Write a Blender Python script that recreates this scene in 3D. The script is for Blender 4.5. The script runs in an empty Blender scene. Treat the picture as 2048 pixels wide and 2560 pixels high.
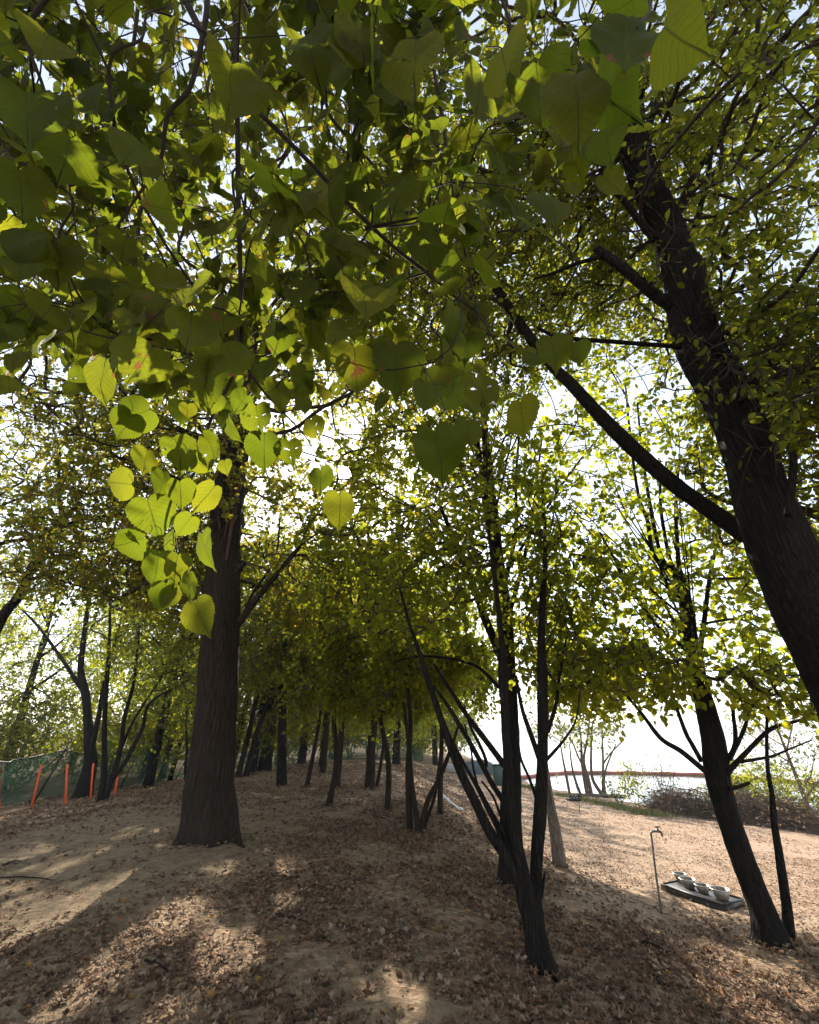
import bpy, math
import numpy as np
from mathutils import Vector

rng = np.random.default_rng(11)
scene = bpy.context.scene
COL = scene.collection

# ------------------------------------------------------------------ camera
PITCH = math.radians(28.2)
CP, SP = math.cos(PITCH), math.sin(PITCH)
CAM = np.array([0.0, 0.0, 1.6])
cam_d = bpy.data.cameras.new("camera")
cam_d.sensor_fit = 'HORIZONTAL'
cam_d.sensor_width = 36.0
cam_d.lens = 18.0
cam_d.clip_start = 0.05
cam_d.clip_end = 6000.0
cam = bpy.data.objects.new("camera", cam_d)
COL.objects.link(cam)
cam.location = CAM
cam.rotation_euler = (math.radians(90) + PITCH, 0, 0)
scene.camera = cam


def ray(u, v):
    """direction of the photograph's point (u, v), 2048 x 2560, for layout by hand"""
    x, y = (u - 1024) / 1024.0, (1280 - v) / 1024.0
    return np.array([x, CP - y * SP, SP + y * CP])


def P(u, v, t):
    return CAM + t * ray(u, v)


SUN = ray(862, 1183)
SUN = SUN / np.linalg.norm(SUN)
SUN_EL = math.asin(SUN[2])
SUN_ROT = math.atan2(SUN[0], SUN[1])

# ------------------------------------------------------------------ sky, sun, exposure
world = bpy.data.worlds.new("World")
scene.world = world
world.use_nodes = True
wt = world.node_tree
wt.nodes.clear()
w_out = wt.nodes.new("ShaderNodeOutputWorld")
w_bg = wt.nodes.new("ShaderNodeBackground")
w_sky = wt.nodes.new("ShaderNodeTexSky")
w_sky.sky_type = 'NISHITA'
w_sky.sun_disc = False
w_sky.sun_elevation = SUN_EL
w_sky.sun_rotation = SUN_ROT
w_sky.air_density = 1.0
w_sky.dust_density = 0.5
w_sky.ozone_density = 1.0
w_bg.inputs[1].default_value = 0.15
w_hsv = wt.nodes.new("ShaderNodeHueSaturation")   # a milky autumn sky, paler than clear blue
w_hsv.inputs["Saturation"].default_value = 0.5
wt.links.new(w_sky.outputs[0], w_hsv.inputs["Color"])
wt.links.new(w_hsv.outputs[0], w_bg.inputs[0])
# the sun's own disc with its narrow bright rim, seen where the leaves leave a gap
w_tc = wt.nodes.new("ShaderNodeTexCoord")
w_dot = wt.nodes.new("ShaderNodeVectorMath")
w_dot.operation = 'DOT_PRODUCT'
w_dot.inputs[1].default_value = SUN
wt.links.new(w_tc.outputs["Generated"], w_dot.inputs[0])
w_mr = wt.nodes.new("ShaderNodeMapRange")
w_mr.interpolation_type = 'SMOOTHSTEP'
w_mr.inputs[1].default_value = math.cos(math.radians(1.15))
w_mr.inputs[2].default_value = math.cos(math.radians(0.5))
w_mr.inputs[3].default_value = 0.0
w_mr.inputs[4].default_value = 12.0
wt.links.new(w_dot.outputs["Value"], w_mr.inputs[0])
w_bg2 = wt.nodes.new("ShaderNodeBackground")
w_bg2.inputs[0].default_value = (1.0, 0.93, 0.82, 1)
wt.links.new(w_mr.outputs[0], w_bg2.inputs[1])
w_add = wt.nodes.new("ShaderNodeAddShader")
wt.links.new(w_bg.outputs[0], w_add.inputs[0])
wt.links.new(w_bg2.outputs[0], w_add.inputs[1])
wt.links.new(w_add.outputs[0], w_out.inputs[0])

sun_d = bpy.data.lights.new("sun", 'SUN')
sun_d.energy = 5.0
sun_d.angle = math.radians(0.55)
sun_d.color = (1.0, 0.91, 0.78)
sun_o = bpy.data.objects.new("sun", sun_d)
COL.objects.link(sun_o)
sun_o.rotation_euler = Vector(SUN).to_track_quat('Z', 'Y').to_euler()
sun_o.location = (-8, 40, 30)

scene.view_settings.view_transform = 'Standard'
scene.view_settings.look = 'None'
scene.view_settings.exposure = 1.45
scene.view_settings.gamma = 1.0
scene.render.engine = 'CYCLES'
cy = scene.cycles
cy.max_bounces = 8
cy.diffuse_bounces = 5
cy.glossy_bounces = 3
cy.transmission_bounces = 5
cy.transparent_max_bounces = 8
cy.sample_clamp_indirect = 6.0
cy.caustics_reflective = False
cy.caustics_refractive = False
cy.use_denoising = True


# ------------------------------------------------------------------ node helpers
def new_mat(name):
    m = bpy.data.materials.new(name)
    m.use_nodes = True
    nt = m.node_tree
    nt.nodes.clear()
    out = nt.nodes.new("ShaderNodeOutputMaterial")
    return m, nt, out


def N(nt, kind, **kw):
    n = nt.nodes.new("ShaderNode" + kind)
    for k, v in kw.items():
        if k.startswith("i_"):
            key = k[2:]
            key = int(key) if key.isdigit() else key
            s = n.inputs[key]
            if hasattr(v, "bl_rna") and v.bl_rna.identifier.startswith("NodeSocket"):
                nt.links.new(v, s)
            else:
                s.default_value = v
        else:
            setattr(n, k, v)
    return n


def is_sock(v):
    return isinstance(v, bpy.types.NodeSocket)


def link(nt, v, s):
    if is_sock(v):
        nt.links.new(v, s)
    else:
        s.default_value = v


def math_n(nt, op, a, b=None, clamp=False):
    n = nt.nodes.new("ShaderNodeMath")
    n.operation = op
    n.use_clamp = clamp
    link(nt, a, n.inputs[0])
    if b is not None:
        link(nt, b, n.inputs[1])
    return n.outputs[0]


def ramp(nt, fac, stops, interp='LINEAR'):
    n = nt.nodes.new("ShaderNodeValToRGB")
    cr = n.color_ramp
    cr.interpolation = interp
    while len(cr.elements) < len(stops):
        cr.elements.new(0.5)
    for e, (p, c) in zip(cr.elements, stops):
        e.position = p
        e.color = (c[0], c[1], c[2], 1.0)
    link(nt, fac, n.inputs[0])
    return n.outputs[0]


def mixc(nt, fac, a, b, blend='MIX'):
    n = nt.nodes.new("ShaderNodeMix")
    n.data_type = 'RGBA'
    n.blend_type = blend
    link(nt, fac, n.inputs[0])
    link(nt, a if is_sock(a) else (*a, 1.0), n.inputs[6])
    link(nt, b if is_sock(b) else (*b, 1.0), n.inputs[7])
    return n.outputs[2]


def noise(nt, vec, scale, detail=4.0, rough=0.55):
    n = nt.nodes.new("ShaderNodeTexNoise")
    n.inputs["Scale"].default_value = scale
    n.inputs["Detail"].default_value = detail
    n.inputs["Roughness"].default_value = rough
    if vec is not None:
        nt.links.new(vec, n.inputs["Vector"])
    return n.outputs["Fac"]


def obj_coord(nt, scale=(1, 1, 1)):
    tc = nt.nodes.new("ShaderNodeTexCoord")
    if scale == (1, 1, 1):
        return tc.outputs["Object"]
    mp = nt.nodes.new("ShaderNodeMapping")
    mp.inputs["Scale"].default_value = scale
    nt.links.new(tc.outputs["Object"], mp.inputs["Vector"])
    return mp.outputs["Vector"]


def bump(nt, height, strength, dist):
    b = nt.nodes.new("ShaderNodeBump")
    b.inputs["Strength"].default_value = strength
    b.inputs["Distance"].default_value = dist
    nt.links.new(height, b.inputs["Height"])
    return b.outputs["Normal"]


def principled(nt, out, col, rough=0.8, normal=None, metal=0.0, spec=0.3):
    p = nt.nodes.new("ShaderNodeBsdfPrincipled")
    link(nt, col if is_sock(col) else (*col, 1.0), p.inputs["Base Color"])
    link(nt, rough, p.inputs["Roughness"])
    p.inputs["Metallic"].default_value = metal
    p.inputs["Specular IOR Level"].default_value = spec
    if normal is not None:
        nt.links.new(normal, p.inputs["Normal"])
    if out is not None:
        nt.links.new(p.outputs[0], out.inputs[0])
    return p


def leaf_mat(name, tops, trans, share=0.48, veins=False, brown=0.0, rough=0.58):
    """tops / trans: three colours, reflected and let through, spread at random over the leaves"""
    m, nt, out = new_mat(name)
    geo = nt.nodes.new("ShaderNodeNewGeometry")
    rnd = geo.outputs["Random Per Island"]
    c1 = ramp(nt, rnd, [(0.0, tops[0]), (0.5, tops[1]), (1.0, tops[2])])
    c2 = ramp(nt, rnd, [(0.0, trans[0]), (0.5, trans[1]), (1.0, trans[2])])
    nrm = None
    if veins:
        uv = nt.nodes.new("ShaderNodeUVMap")
        sep = nt.nodes.new("ShaderNodeSeparateXYZ")
        nt.links.new(uv.outputs[0], sep.inputs[0])
        ax = math_n(nt, 'ABSOLUTE', math_n(nt, 'SUBTRACT', sep.outputs[0], 0.5))
        mid = N(nt, "MapRange", interpolation_type='SMOOTHSTEP', i_0=ax, i_1=0.006, i_2=0.02, i_3=1.0, i_4=0.0).outputs[0]
        w = math_n(nt, 'SUBTRACT', sep.outputs[1], math_n(nt, 'MULTIPLY', ax, 0.85))
        fr = math_n(nt, 'ABSOLUTE', math_n(nt, 'SUBTRACT', math_n(nt, 'FRACT', math_n(nt, 'DIVIDE', w, 0.135)), 0.5))
        lat = N(nt, "MapRange", interpolation_type='SMOOTHSTEP', i_0=fr, i_1=0.015, i_2=0.075, i_3=0.75, i_4=0.0).outputs[0]
        vein = math_n(nt, 'MAXIMUM', mid, lat)
        tc = nt.nodes.new("ShaderNodeMapping")
        nt.links.new(uv.outputs[0], tc.inputs["Vector"])
        vor = nt.nodes.new("ShaderNodeTexVoronoi")
        vor.feature = 'DISTANCE_TO_EDGE'
        vor.inputs["Scale"].default_value = 22.0
        nt.links.new(tc.outputs[0], vor.inputs["Vector"])
        net = N(nt, "MapRange", i_0=vor.outputs["Distance"], i_1=0.0, i_2=0.06, i_3=0.22, i_4=0.0).outputs[0]
        vein = math_n(nt, 'MAXIMUM', vein, net)
        c2 = mixc(nt, math_n(nt, 'MULTIPLY', vein, 0.75), c2, (0.05, 0.075, 0.008))
        c1 = mixc(nt, math_n(nt, 'MULTIPLY', vein, 0.6), c1, (0.12, 0.135, 0.04))
        c1 = mixc(nt, N(nt, "MapRange", i_0=noise(nt, uv.outputs[0], 6.0, 5.0, 0.7), i_1=0.45, i_2=0.7, i_3=0.0, i_4=0.5).outputs[0], c1, (0.03, 0.034, 0.006))
        nrm = bump(nt, vein, 0.35, 0.004)
    oc = obj_coord(nt)
    blot = noise(nt, oc, 9.0, 3.0)
    c2 = mixc(nt, N(nt, "MapRange", i_0=blot, i_1=0.4, i_2=0.75, i_3=0.0, i_4=0.45).outputs[0], c2, (0.16, 0.25, 0.02))
    if brown > 0:
        nb = noise(nt, oc, 26.0, 3.0, 0.6)
        pick = math_n(nt, 'FRACT', math_n(nt, 'MULTIPLY', rnd, 37.0))
        th = N(nt, "MapRange", i_0=pick, i_1=0.0, i_2=1.0, i_3=0.54 + 0.2 * (1 - brown), i_4=0.92).outputs[0]
        mask = N(nt, "MapRange", interpolation_type='SMOOTHSTEP', i_0=math_n(nt, 'SUBTRACT', nb, th), i_1=-0.015, i_2=0.02, i_3=0.0, i_4=1.0).outputs[0]
        c1 = mixc(nt, mask, c1, (0.19, 0.085, 0.035))
        c2 = mixc(nt, mask, c2, (0.27, 0.11, 0.035))
    p = principled(nt, None, c1, rough, nrm, spec=0.12)
    tr = nt.nodes.new("ShaderNodeBsdfTranslucent")
    nt.links.new(c2, tr.inputs[0])
    if nrm is not None:
        nt.links.new(nrm, tr.inputs[1])
    mx = nt.nodes.new("ShaderNodeMixShader")
    mx.inputs[0].default_value = share
    nt.links.new(p.outputs[0], mx.inputs[1])
    nt.links.new(tr.outputs[0], mx.inputs[2])
    nt.links.new(mx.outputs[0], out.inputs[0])
    return m


def bark_mat(name, dark, light, zs=0.22, sc=26.0, moss=0.0, strength=0.9):
    m, nt, out = new_mat(name)
    oc = obj_coord(nt, (1, 1, zs))
    n1 = noise(nt, oc, sc, 6.0, 0.65)
    vor = nt.nodes.new("ShaderNodeTexVoronoi")
    vor.feature = 'DISTANCE_TO_EDGE'
    vor.inputs["Scale"].default_value = sc * 0.9
    wv = nt.nodes.new("ShaderNodeVectorMath")
    wv.operation = 'ADD'
    nt.links.new(oc, wv.inputs[0])
    nn = nt.nodes.new("ShaderNodeTexNoise")
    nn.inputs["Scale"].default_value = 5.0
    nt.links.new(oc, nn.inputs["Vector"])
    sc3 = nt.nodes.new("ShaderNodeVectorMath")
    sc3.operation = 'SCALE'
    sc3.inputs[3].default_value = 0.12
    nt.links.new(nn.outputs["Color"], sc3.inputs[0])
    nt.links.new(sc3.outputs[0], wv.inputs[1])
    nt.links.new(wv.outputs[0], vor.inputs["Vector"])
    crack = N(nt, "MapRange", i_0=vor.outputs["Distance"], i_1=0.0, i_2=0.22, i_3=0.0, i_4=1.0).outputs[0]
    ridge = math_n(nt, 'SUBTRACT', 1.0, math_n(nt, 'ABSOLUTE', math_n(nt, 'SUBTRACT', math_n(nt, 'MULTIPLY', noise(nt, wv.outputs[0], sc * 0.7, 3.0, 0.5), 2.0), 1.0)))
    h = math_n(nt, 'ADD', math_n(nt, 'MULTIPLY', crack, 0.28), math_n(nt, 'ADD', math_n(nt, 'MULTIPLY', ridge, 0.42), math_n(nt, 'MULTIPLY', n1, 0.4)))
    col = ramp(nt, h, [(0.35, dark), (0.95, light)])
    big = noise(nt, obj_coord(nt), 1.6, 4.0)
    col = mixc(nt, N(nt, "MapRange", i_0=big, i_1=0.45, i_2=0.7, i_3=0.0, i_4=0.5).outputs[0], col, tuple(0.7 * c for c in light))
    if moss:
        col = mixc(nt, N(nt, "MapRange", i_0=noise(nt, obj_coord(nt), 3.1, 5.0), i_1=0.5, i_2=0.72, i_3=0.0, i_4=moss).outputs[0], col, (0.028, 0.030, 0.012))
    principled(nt, out, col, 0.92, bump(nt, h, strength, 0.05), spec=0.1)
    return m


def plain_mat(name, col, rough=0.6, metal=0.0, var=0.25, scale=14.0, bmp=0.15):
    m, nt, out = new_mat(name)
    oc = obj_coord(nt)
    n1 = noise(nt, oc, scale, 5.0)
    c = mixc(nt, N(nt, "MapRange", i_0=n1, i_1=0.3, i_2=0.75, i_3=0.0, i_4=1.0).outputs[0],
             tuple(x * (1 - var) for x in col), tuple(min(1, x * (1 + var)) for x in col))
    principled(nt, out, c, rough, bump(nt, n1, bmp, 0.01), metal=metal)
    return m


# ------------------------------------------------------------------ materials
M = {}
M['leaf_near'] = leaf_mat("leaf_near", [(0.050, 0.057, 0.005), (0.066, 0.071, 0.006), (0.09, 0.087, 0.008)],
                          [(0.165, 0.215, 0.009), (0.235, 0.275, 0.011), (0.34, 0.335, 0.016)], 0.52, veins=True, brown=0.6)
M['leaf_linden'] = leaf_mat("leaf_linden", [(0.045, 0.062, 0.007), (0.06, 0.078, 0.008), (0.09, 0.095, 0.010)],
                            [(0.34, 0.40, 0.014), (0.47, 0.50, 0.018), (0.62, 0.57, 0.024)], 0.58, brown=0.35)
M['leaf_elm'] = leaf_mat("leaf_elm", [(0.035, 0.05, 0.010), (0.05, 0.065, 0.011), (0.09, 0.085, 0.014)],
                         [(0.25, 0.30, 0.018), (0.40, 0.42, 0.02), (0.58, 0.50, 0.03)], 0.52, brown=0.25)
M['leaf_autumn'] = leaf_mat("leaf_autumn", [(0.05, 0.06, 0.011), (0.075, 0.08, 0.012), (0.14, 0.08, 0.02)],
                            [(0.28, 0.33, 0.02), (0.42, 0.44, 0.022), (0.60, 0.43, 0.03)], 0.5, brown=0.45)
M['leaf_far'] = leaf_mat("leaf_far", [(0.04, 0.06, 0.012), (0.055, 0.08, 0.014), (0.09, 0.10, 0.018)],
                         [(0.30, 0.37, 0.02), (0.44, 0.47, 0.025), (0.60, 0.55, 0.03)], 0.57)
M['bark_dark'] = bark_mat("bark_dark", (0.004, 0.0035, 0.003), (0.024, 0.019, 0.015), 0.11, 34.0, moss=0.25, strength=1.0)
M['bark_brown'] = bark_mat("bark_brown", (0.005, 0.004, 0.003), (0.043, 0.029, 0.020), 0.10, 22.0, moss=0.3, strength=1.0)
M['bark_twig'] = plain_mat("bark_twig", (0.045, 0.032, 0.024), 0.85, var=0.35)
M['bark_pale'] = bark_mat("bark_pale", (0.05, 0.04, 0.03), (0.22, 0.17, 0.13), 0.25, 18.0)
M['torn_wood'] = bark_mat("torn_wood", (0.03, 0.018, 0.012), (0.15, 0.09, 0.058), 0.1, 40.0, strength=0.6)


# ------------------------------------------------------------------ mesh helpers
def build_mesh(name, V, F, mats, midx=None, smooth=True, uv=None):
    """V (n,3); F list of (m,k) int arrays; midx list of material numbers, one per array"""
    me = bpy.data.meshes.new(name)
    V = np.asarray(V, dtype=np.float32)
    F = [np.asarray(f, dtype=np.int32) for f in F]
    keep = [i for i, f in enumerate(F) if len(f)]
    me.vertices.add(len(V))
    me.vertices.foreach_set("co", V.ravel())
    lv = np.concatenate([F[i].ravel() for i in keep])
    tot = np.concatenate([np.full(len(F[i]), F[i].shape[1], dtype=np.int32) for i in keep])
    start = np.concatenate([[0], np.cumsum(tot)[:-1]]).astype(np.int32)
    me.loops.add(len(lv))
    me.loops.foreach_set("vertex_index", lv)
    me.polygons.add(len(tot))
    me.polygons.foreach_set("loop_start", start)
    if midx is not None:
        mi = np.concatenate([np.full(len(F[i]), midx[i], dtype=np.int32) for i in keep])
        me.polygons.foreach_set("material_index", mi)
    if uv is not None:
        lay = me.uv_layers.new(name="UVMap")
        lay.data.foreach_set("uv", np.asarray(uv, dtype=np.float32)[lv].ravel())
    if smooth:
        me.polygons.foreach_set("use_smooth", np.ones(len(tot), dtype=bool))
    for m in mats:
        me.materials.append(m)
    me.update(calc_edges=True)
    me.validate()
    return me


def obj(name, me, parent=None, base=None):
    o = bpy.data.objects.new(name, me)
    COL.objects.link(o)
    if parent is not None:
        o.parent = parent
    elif base is not None:
        o.location = base
    return o


def thing(name, label, cat, loc, group=None):
    o = bpy.data.objects.new(name, None)
    o.empty_display_size = 0.2
    COL.objects.link(o)
    o.location = loc
    o["label"] = label
    o["category"] = cat
    if group:
        o["group"] = group
    return o


def tag(o, label, cat, group=None, kind=None):
    o["label"] = label
    o["category"] = cat
    if group:
        o["group"] = group
    if kind:
        o["kind"] = kind
    return o


class Acc:
    """gathers tubes and boxes; build() links them as ONE mesh object"""

    def __init__(self):
        self.V, self.F, self.n = [], {}, 0

    def add(self, V, F, mi=0):
        for f in F:
            f = np.asarray(f)
            self.F.setdefault((f.shape[1], mi), []).append(f + self.n)
        self.V.append(np.asarray(V, dtype=float))
        self.n += len(V)

    def mesh(self, name, mats, off=(0, 0, 0), smooth=True):
        V = np.concatenate(self.V) - np.asarray(off)
        keys = list(self.F)
        return build_mesh(name, V, [np.concatenate(self.F[k]) for k in keys], mats, [k[1] for k in keys], smooth)

    def build(self, name, mats, parent=None, off=(0, 0, 0), smooth=True):
        if not isinstance(mats, (list, tuple)):
            mats = [mats]
        me = self.mesh(name, mats, off, smooth)
        return obj(name, me, parent, None if parent is not None else off)


def catmull(pts, n):
    """n points per span through pts (k, d)"""
    pts = np.asarray(pts, dtype=float)
    if len(pts) < 3 or n < 2:
        if len(pts) == 2 and n >= 2:
            s = np.linspace(0, 1, n + 1)[:, None]
            return pts[0] * (1 - s) + pts[1] * s
        return pts
    p = np.vstack([2 * pts[0] - pts[1], pts, 2 * pts[-1] - pts[-2]])
    s = np.linspace(0, 1, n, endpoint=False)[:, None]
    out = []
    for i in range(1, len(p) - 2):
        a, b, c, d = p[i - 1], p[i], p[i + 1], p[i + 2]
        out.append(0.5 * (2 * b + (c - a) * s + (2 * a - 5 * b + 4 * c - d) * s ** 2 + (3 * b - a - 3 * c + d) * s ** 3))
    out.append(pts[-1:])
    return np.vstack(out)


def nrm(a):
    return a / np.maximum(np.linalg.norm(a, axis=-1, keepdims=True), 1e-9)


def tube(pts, rad, sides, lump=0.0, cap=True, seed=0, flare=None):
    """ring mesh along pts; lump = knobbly, fluted bark outline"""
    pts = np.asarray(pts, dtype=float)
    n = len(pts)
    rad = np.broadcast_to(np.asarray(rad, dtype=float), (n,))
    tan = np.gradient(pts, axis=0)
    tan = nrm(tan)
    ref = np.array([1.0, 0, 0]) if abs(tan[0][0]) < 0.8 else np.array([0, 1.0, 0])
    a = nrm(np.cross(tan[0], ref))
    A = np.zeros((n, 3))
    A[0] = a
    for i in range(1, n):
        a = a - tan[i] * np.dot(a, tan[i])
        a = a / max(np.linalg.norm(a), 1e-9)
        A[i] = a
    B = np.cross(tan, A)
    th = np.linspace(0, 2 * np.pi, sides, endpoint=False)
    R = np.repeat(rad[:, None], sides, 1)
    if lump:
        r = np.random.default_rng(seed + 5)
        ln = np.concatenate([[0], np.cumsum(np.linalg.norm(np.diff(pts, axis=0), axis=1))])
        k = np.zeros_like(R)
        for q in range(7):
            f = int(r.integers(1, 6)); ph = r.uniform(0, 6.28); fz = r.uniform(0.5, 5.0); amp = r.uniform(0.4, 1.0) / (0.6 + 0.35 * f)
            k += amp * np.sin(f * th[None, :] + ph + np.sin(ln[:, None] * fz + r.uniform(0, 6.28)) * 1.4) * np.cos(ln[:, None] * fz * 0.7 + r.uniform(0, 6))
        k += 0.5 * np.sin(th[None, :] * 9 + np.sin(ln[:, None] * 2.0) * 1.5) * 0.5
        k += r.normal(0, 0.30, R.shape)
        if sides >= 32:
            wob = 1.6 * np.sin(ln[:, None] * 1.7 + np.sin(th[None] * 3)) + 0.8 * np.sin(ln[:, None] * 4.1 + th[None] * 2)
            rd = np.abs(np.sin(th[None] * 11 + wob)) + 0.6 * np.abs(np.sin(th[None] * 17 - 1.3 * wob + ln[:, None]))
            k += 0.9 * (rd - 0.9) * (0.6 + 0.4 * np.sin(ln[:, None] * 6 + th[None] * 5))
        R = R * (1 + lump * k)
        if flare:
            h, amt = flare
            lob = 0.55 + 0.45 * np.cos(th * 5 + 0.7) + 0.35 * np.cos(th * 3 + 2.1)
            R = R * (1 + amt * np.exp(-ln[:, None] / h) * np.clip(lob, 0, 2)[None, :])
    V = pts[:, None, :] + R[:, :, None] * (np.cos(th)[None, :, None] * A[:, None, :] + np.sin(th)[None, :, None] * B[:, None, :])
    V = V.reshape(-1, 3)
    i = np.arange(n - 1)[:, None] * sides
    j = np.arange(sides)[None, :]
    j2 = (j + 1) % sides
    F = np.stack([i + j, i + j2, i + sides + j2, i + sides + j], -1).reshape(-1, 4)
    Fs = [F]
    if cap:
        V = np.vstack([V, pts[-1] + tan[-1] * rad[-1] * 0.3, pts[0]])
        e = (n - 1) * sides
        jj = np.arange(sides); j3 = (jj + 1) % sides
        Fs.append(np.stack([e + jj, e + j3, np.full(sides, n * sides)], -1))
        Fs.append(np.stack([j3, jj, np.full(sides, n * sides + 1)], -1))
    return V, Fs


def box(c, s, R=None, bev=0.0):
    """box centre c, full size s; bevelled edges when bev > 0"""
    hx, hy, hz = np.asarray(s, dtype=float) / 2
    if bev <= 0:
        V = np.array([[x, y, z] for z in (-hz, hz) for y in (-hy, hy) for x in (-hx, hx)])
        F = np.array([[0, 2, 3, 1], [4, 5, 7, 6], [0, 1, 5, 4], [2, 6, 7, 3], [0, 4, 6, 2], [1, 3, 7, 5]])
        Fs = [F]
    else:
        V, Fq = [], []
        b = bev
        ringz = [(-hz, b), (-hz + b, 0), (hz - b, 0), (hz, b)]
        for z, ins in ringz:
            x, y = hx - ins, hy - ins
            c2 = b * 0.6
            for px, py in ((-x + c2, -y), (x - c2, -y), (x, -y + c2), (x, y - c2), (x - c2, y), (-x + c2, y), (-x, y - c2), (-x, -y + c2)):
                V.append([px, py, z])
        for k in range(3):
            for j in range(8):
                Fq.append([k * 8 + j, k * 8 + (j + 1) % 8, (k + 1) * 8 + (j + 1) % 8, (k + 1) * 8 + j])
        V = np.array(V)
        Fs = [np.array(Fq), np.array([[24 + j for j in range(8)], [7 - j for j in range(8)]])]
    if R is not None:
        V = V @ np.asarray(R).T
    return V + np.asarray(c), Fs


def rotz(a):
    c, s = math.cos(a), math.sin(a)
    return np.array([[c, -s, 0], [s, c, 0], [0, 0, 1.0]])


def lathe(prof, n, c=(0, 0, 0)):
    prof = np.asarray(prof, dtype=float)
    th = np.linspace(0, 2 * np.pi, n, endpoint=False)
    V = np.stack([prof[:, 0][:, None] * np.cos(th), prof[:, 0][:, None] * np.sin(th), np.repeat(prof[:, 1][:, None], n, 1)], -1).reshape(-1, 3)
    i = np.arange(len(prof) - 1)[:, None] * n
    j = np.arange(n)[None, :]
    j2 = (j + 1) % n
    F = np.stack([i + j, i + j2, i + n + j2, i + n + j], -1).reshape(-1, 4)
    return V + np.asarray(c), [F]


# ------------------------------------------------------------------ leaf shapes
def leaf_far():
    V = np.array([[0, 0, 0], [0.44, 0.42, 0.07], [0, 1, -0.05], [-0.44, 0.42, 0.07]])
    return V, np.array([[0, 1, 2], [0, 2, 3]])


def leaf_mid(curl=0.1, fold=0.12, wide=0.46):
    h = np.array([[0.22, -0.02], [wide, 0.2], [wide * 0.95, 0.5], [0.2, 0.82]])
    pts = [[0, 0.06]] + [list(q) for q in h] + [[0, 1.05]] + [[-q[0], q[1]] for q in h[::-1]]
    V = np.array([[x, y, 0] for x, y in pts] + [[0, 0.45, 0]])
    V[:, 2] = fold * np.abs(V[:, 0]) - curl * (V[:, 1] - 0.4) ** 2 + 0.05 * np.sin(V[:, 0] * 9 + V[:, 1] * 5)
    n = len(pts)
    F = np.array([[i, (i + 1) % n, n] for i in range(n)])
    return V, F


def leaf_elm():
    pts = np.array([[0, 0], [0.2, 0.15], [0.29, 0.4], [0.22, 0.7], [0, 1.0], [-0.22, 0.7], [-0.29, 0.4], [-0.2, 0.15], [0, 0.45]])
    V = np.c_[pts, 0.16 * np.abs(pts[:, 0]) - 0.1 * (pts[:, 1] - 0.4) ** 2]
    F = np.array([[i, (i + 1) % 8, 8] for i in range(8)])
    return V, F


def leaf_near(curl, fold, wav, sk, seed, per=21, holes=0):
    r = np.random.default_rng(seed)
    half = np.array([[0, 0.08], [0.10, -0.02], [0.27, -0.03], [0.43, 0.09], [0.51, 0.28], [0.495, 0.50], [0.385, 0.69], [0.22, 0.85], [0.07, 0.97], [0, 1.12]])
    h = catmull(half, 6)
    s = np.concatenate([[0], np.cumsum(np.linalg.norm(np.diff(h, axis=0), axis=1))])
    t = np.linspace(0, s[-1], per * 2 + 1)
    h = np.c_[np.interp(t, s, h[:, 0]) * r.uniform(0.86, 1.06), np.interp(t, s, h[:, 1])]
    c = np.array([0, 0.42])
    d = h - c
    k = np.ones(len(h))
    k[1:-1:2] += 0.022
    k[2:-1:2] -= 0.018
    k *= 1 + r.normal(0, 0.016, len(h))
    h = c + d * k[:, None]
    right = h.copy(); left = h[1:-1][::-1].copy()
    left[:, 0] *= -(1 + 0.12 * sk)
    right[:, 0] *= (1 - 0.12 * sk)
    right[0, 0] = 0; right[-1, 0] = 0.05 * sk
    o = np.vstack([right, left])
    n = len(o)
    rings = [o, c + (o - c) * 0.70, c + (o - c) * 0.36]
    V2 = np.vstack(rings + [c[None]])
    x, y = V2[:, 0], V2[:, 1]
    z = fold * np.sqrt(x * x + 0.012) - curl * (y - 0.35) ** 2 + wav * np.sin(7 * x + r.uniform(0, 6)) * np.cos(6 * y + r.uniform(0, 6)) + wav * 0.5 * np.sin(13 * y + 9 * np.abs(x)) + 0.28 * sk * x * (y - 0.4) - 0.5 * wav * 10 * np.clip(y - 0.8, 0, 1) ** 2
    V = np.c_[V2, z]
    j = np.arange(n); j2 = (j + 1) % n
    T = []
    for k2 in range(2):
        a, b = k2 * n, (k2 + 1) * n
        T.append(np.stack([a + j, a + j2, b + j2], -1)); T.append(np.stack([a + j, b + j2, b + j], -1))
    T.append(np.stack([2 * n + j, 2 * n + j2, np.full(n, 3 * n)], -1))
    T = np.vstack(T)
    if holes:
        T = np.delete(T, np.concatenate([(h0 + np.arange(r.integers(1, 5))) % len(T) for h0 in r.integers(0, len(T), holes)]), 0)
    return V, T


def leaf_litter_shape(seed):
    r = np.random.default_rng(seed)
    n = 14
    th = np.linspace(0, 2 * np.pi, n, endpoint=False)
    lob = 1 + 0.32 * np.cos(th * 5 + 1) * (seed % 3 > 0) + r.normal(0, 0.1, n)
    x = 0.36 * np.sin(th) * lob
    y = 0.5 - 0.5 * np.cos(th) * lob * 0.95
    V2 = np.c_[x, y]
    V2 = np.vstack([V2, np.array([0, 0.5]) + (V2 - [0, 0.5]) * 0.5, [[0, 0.5]]])
    cx, cyy = r.uniform(-1.4, 1.6), r.uniform(-0.8, 1.2)
    z = cx * V2[:, 0] ** 2 + cyy * (V2[:, 1] - 0.5) ** 2 + r.normal(0, 0.06, len(V2)) + 0.12 * np.sin(V2[:, 0] * 8 + V2[:, 1] * 7 + seed)
    V = np.c_[V2, z - z.min() * 0.6]
    j = np.arange(n); j2 = (j + 1) % n
    T = np.vstack([np.stack([j, j2, n + j2], -1), np.stack([j, n + j2, n + j], -1), np.stack([n + j, n + j2, np.full(n, 2 * n)], -1)])
    return V, T


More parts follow.
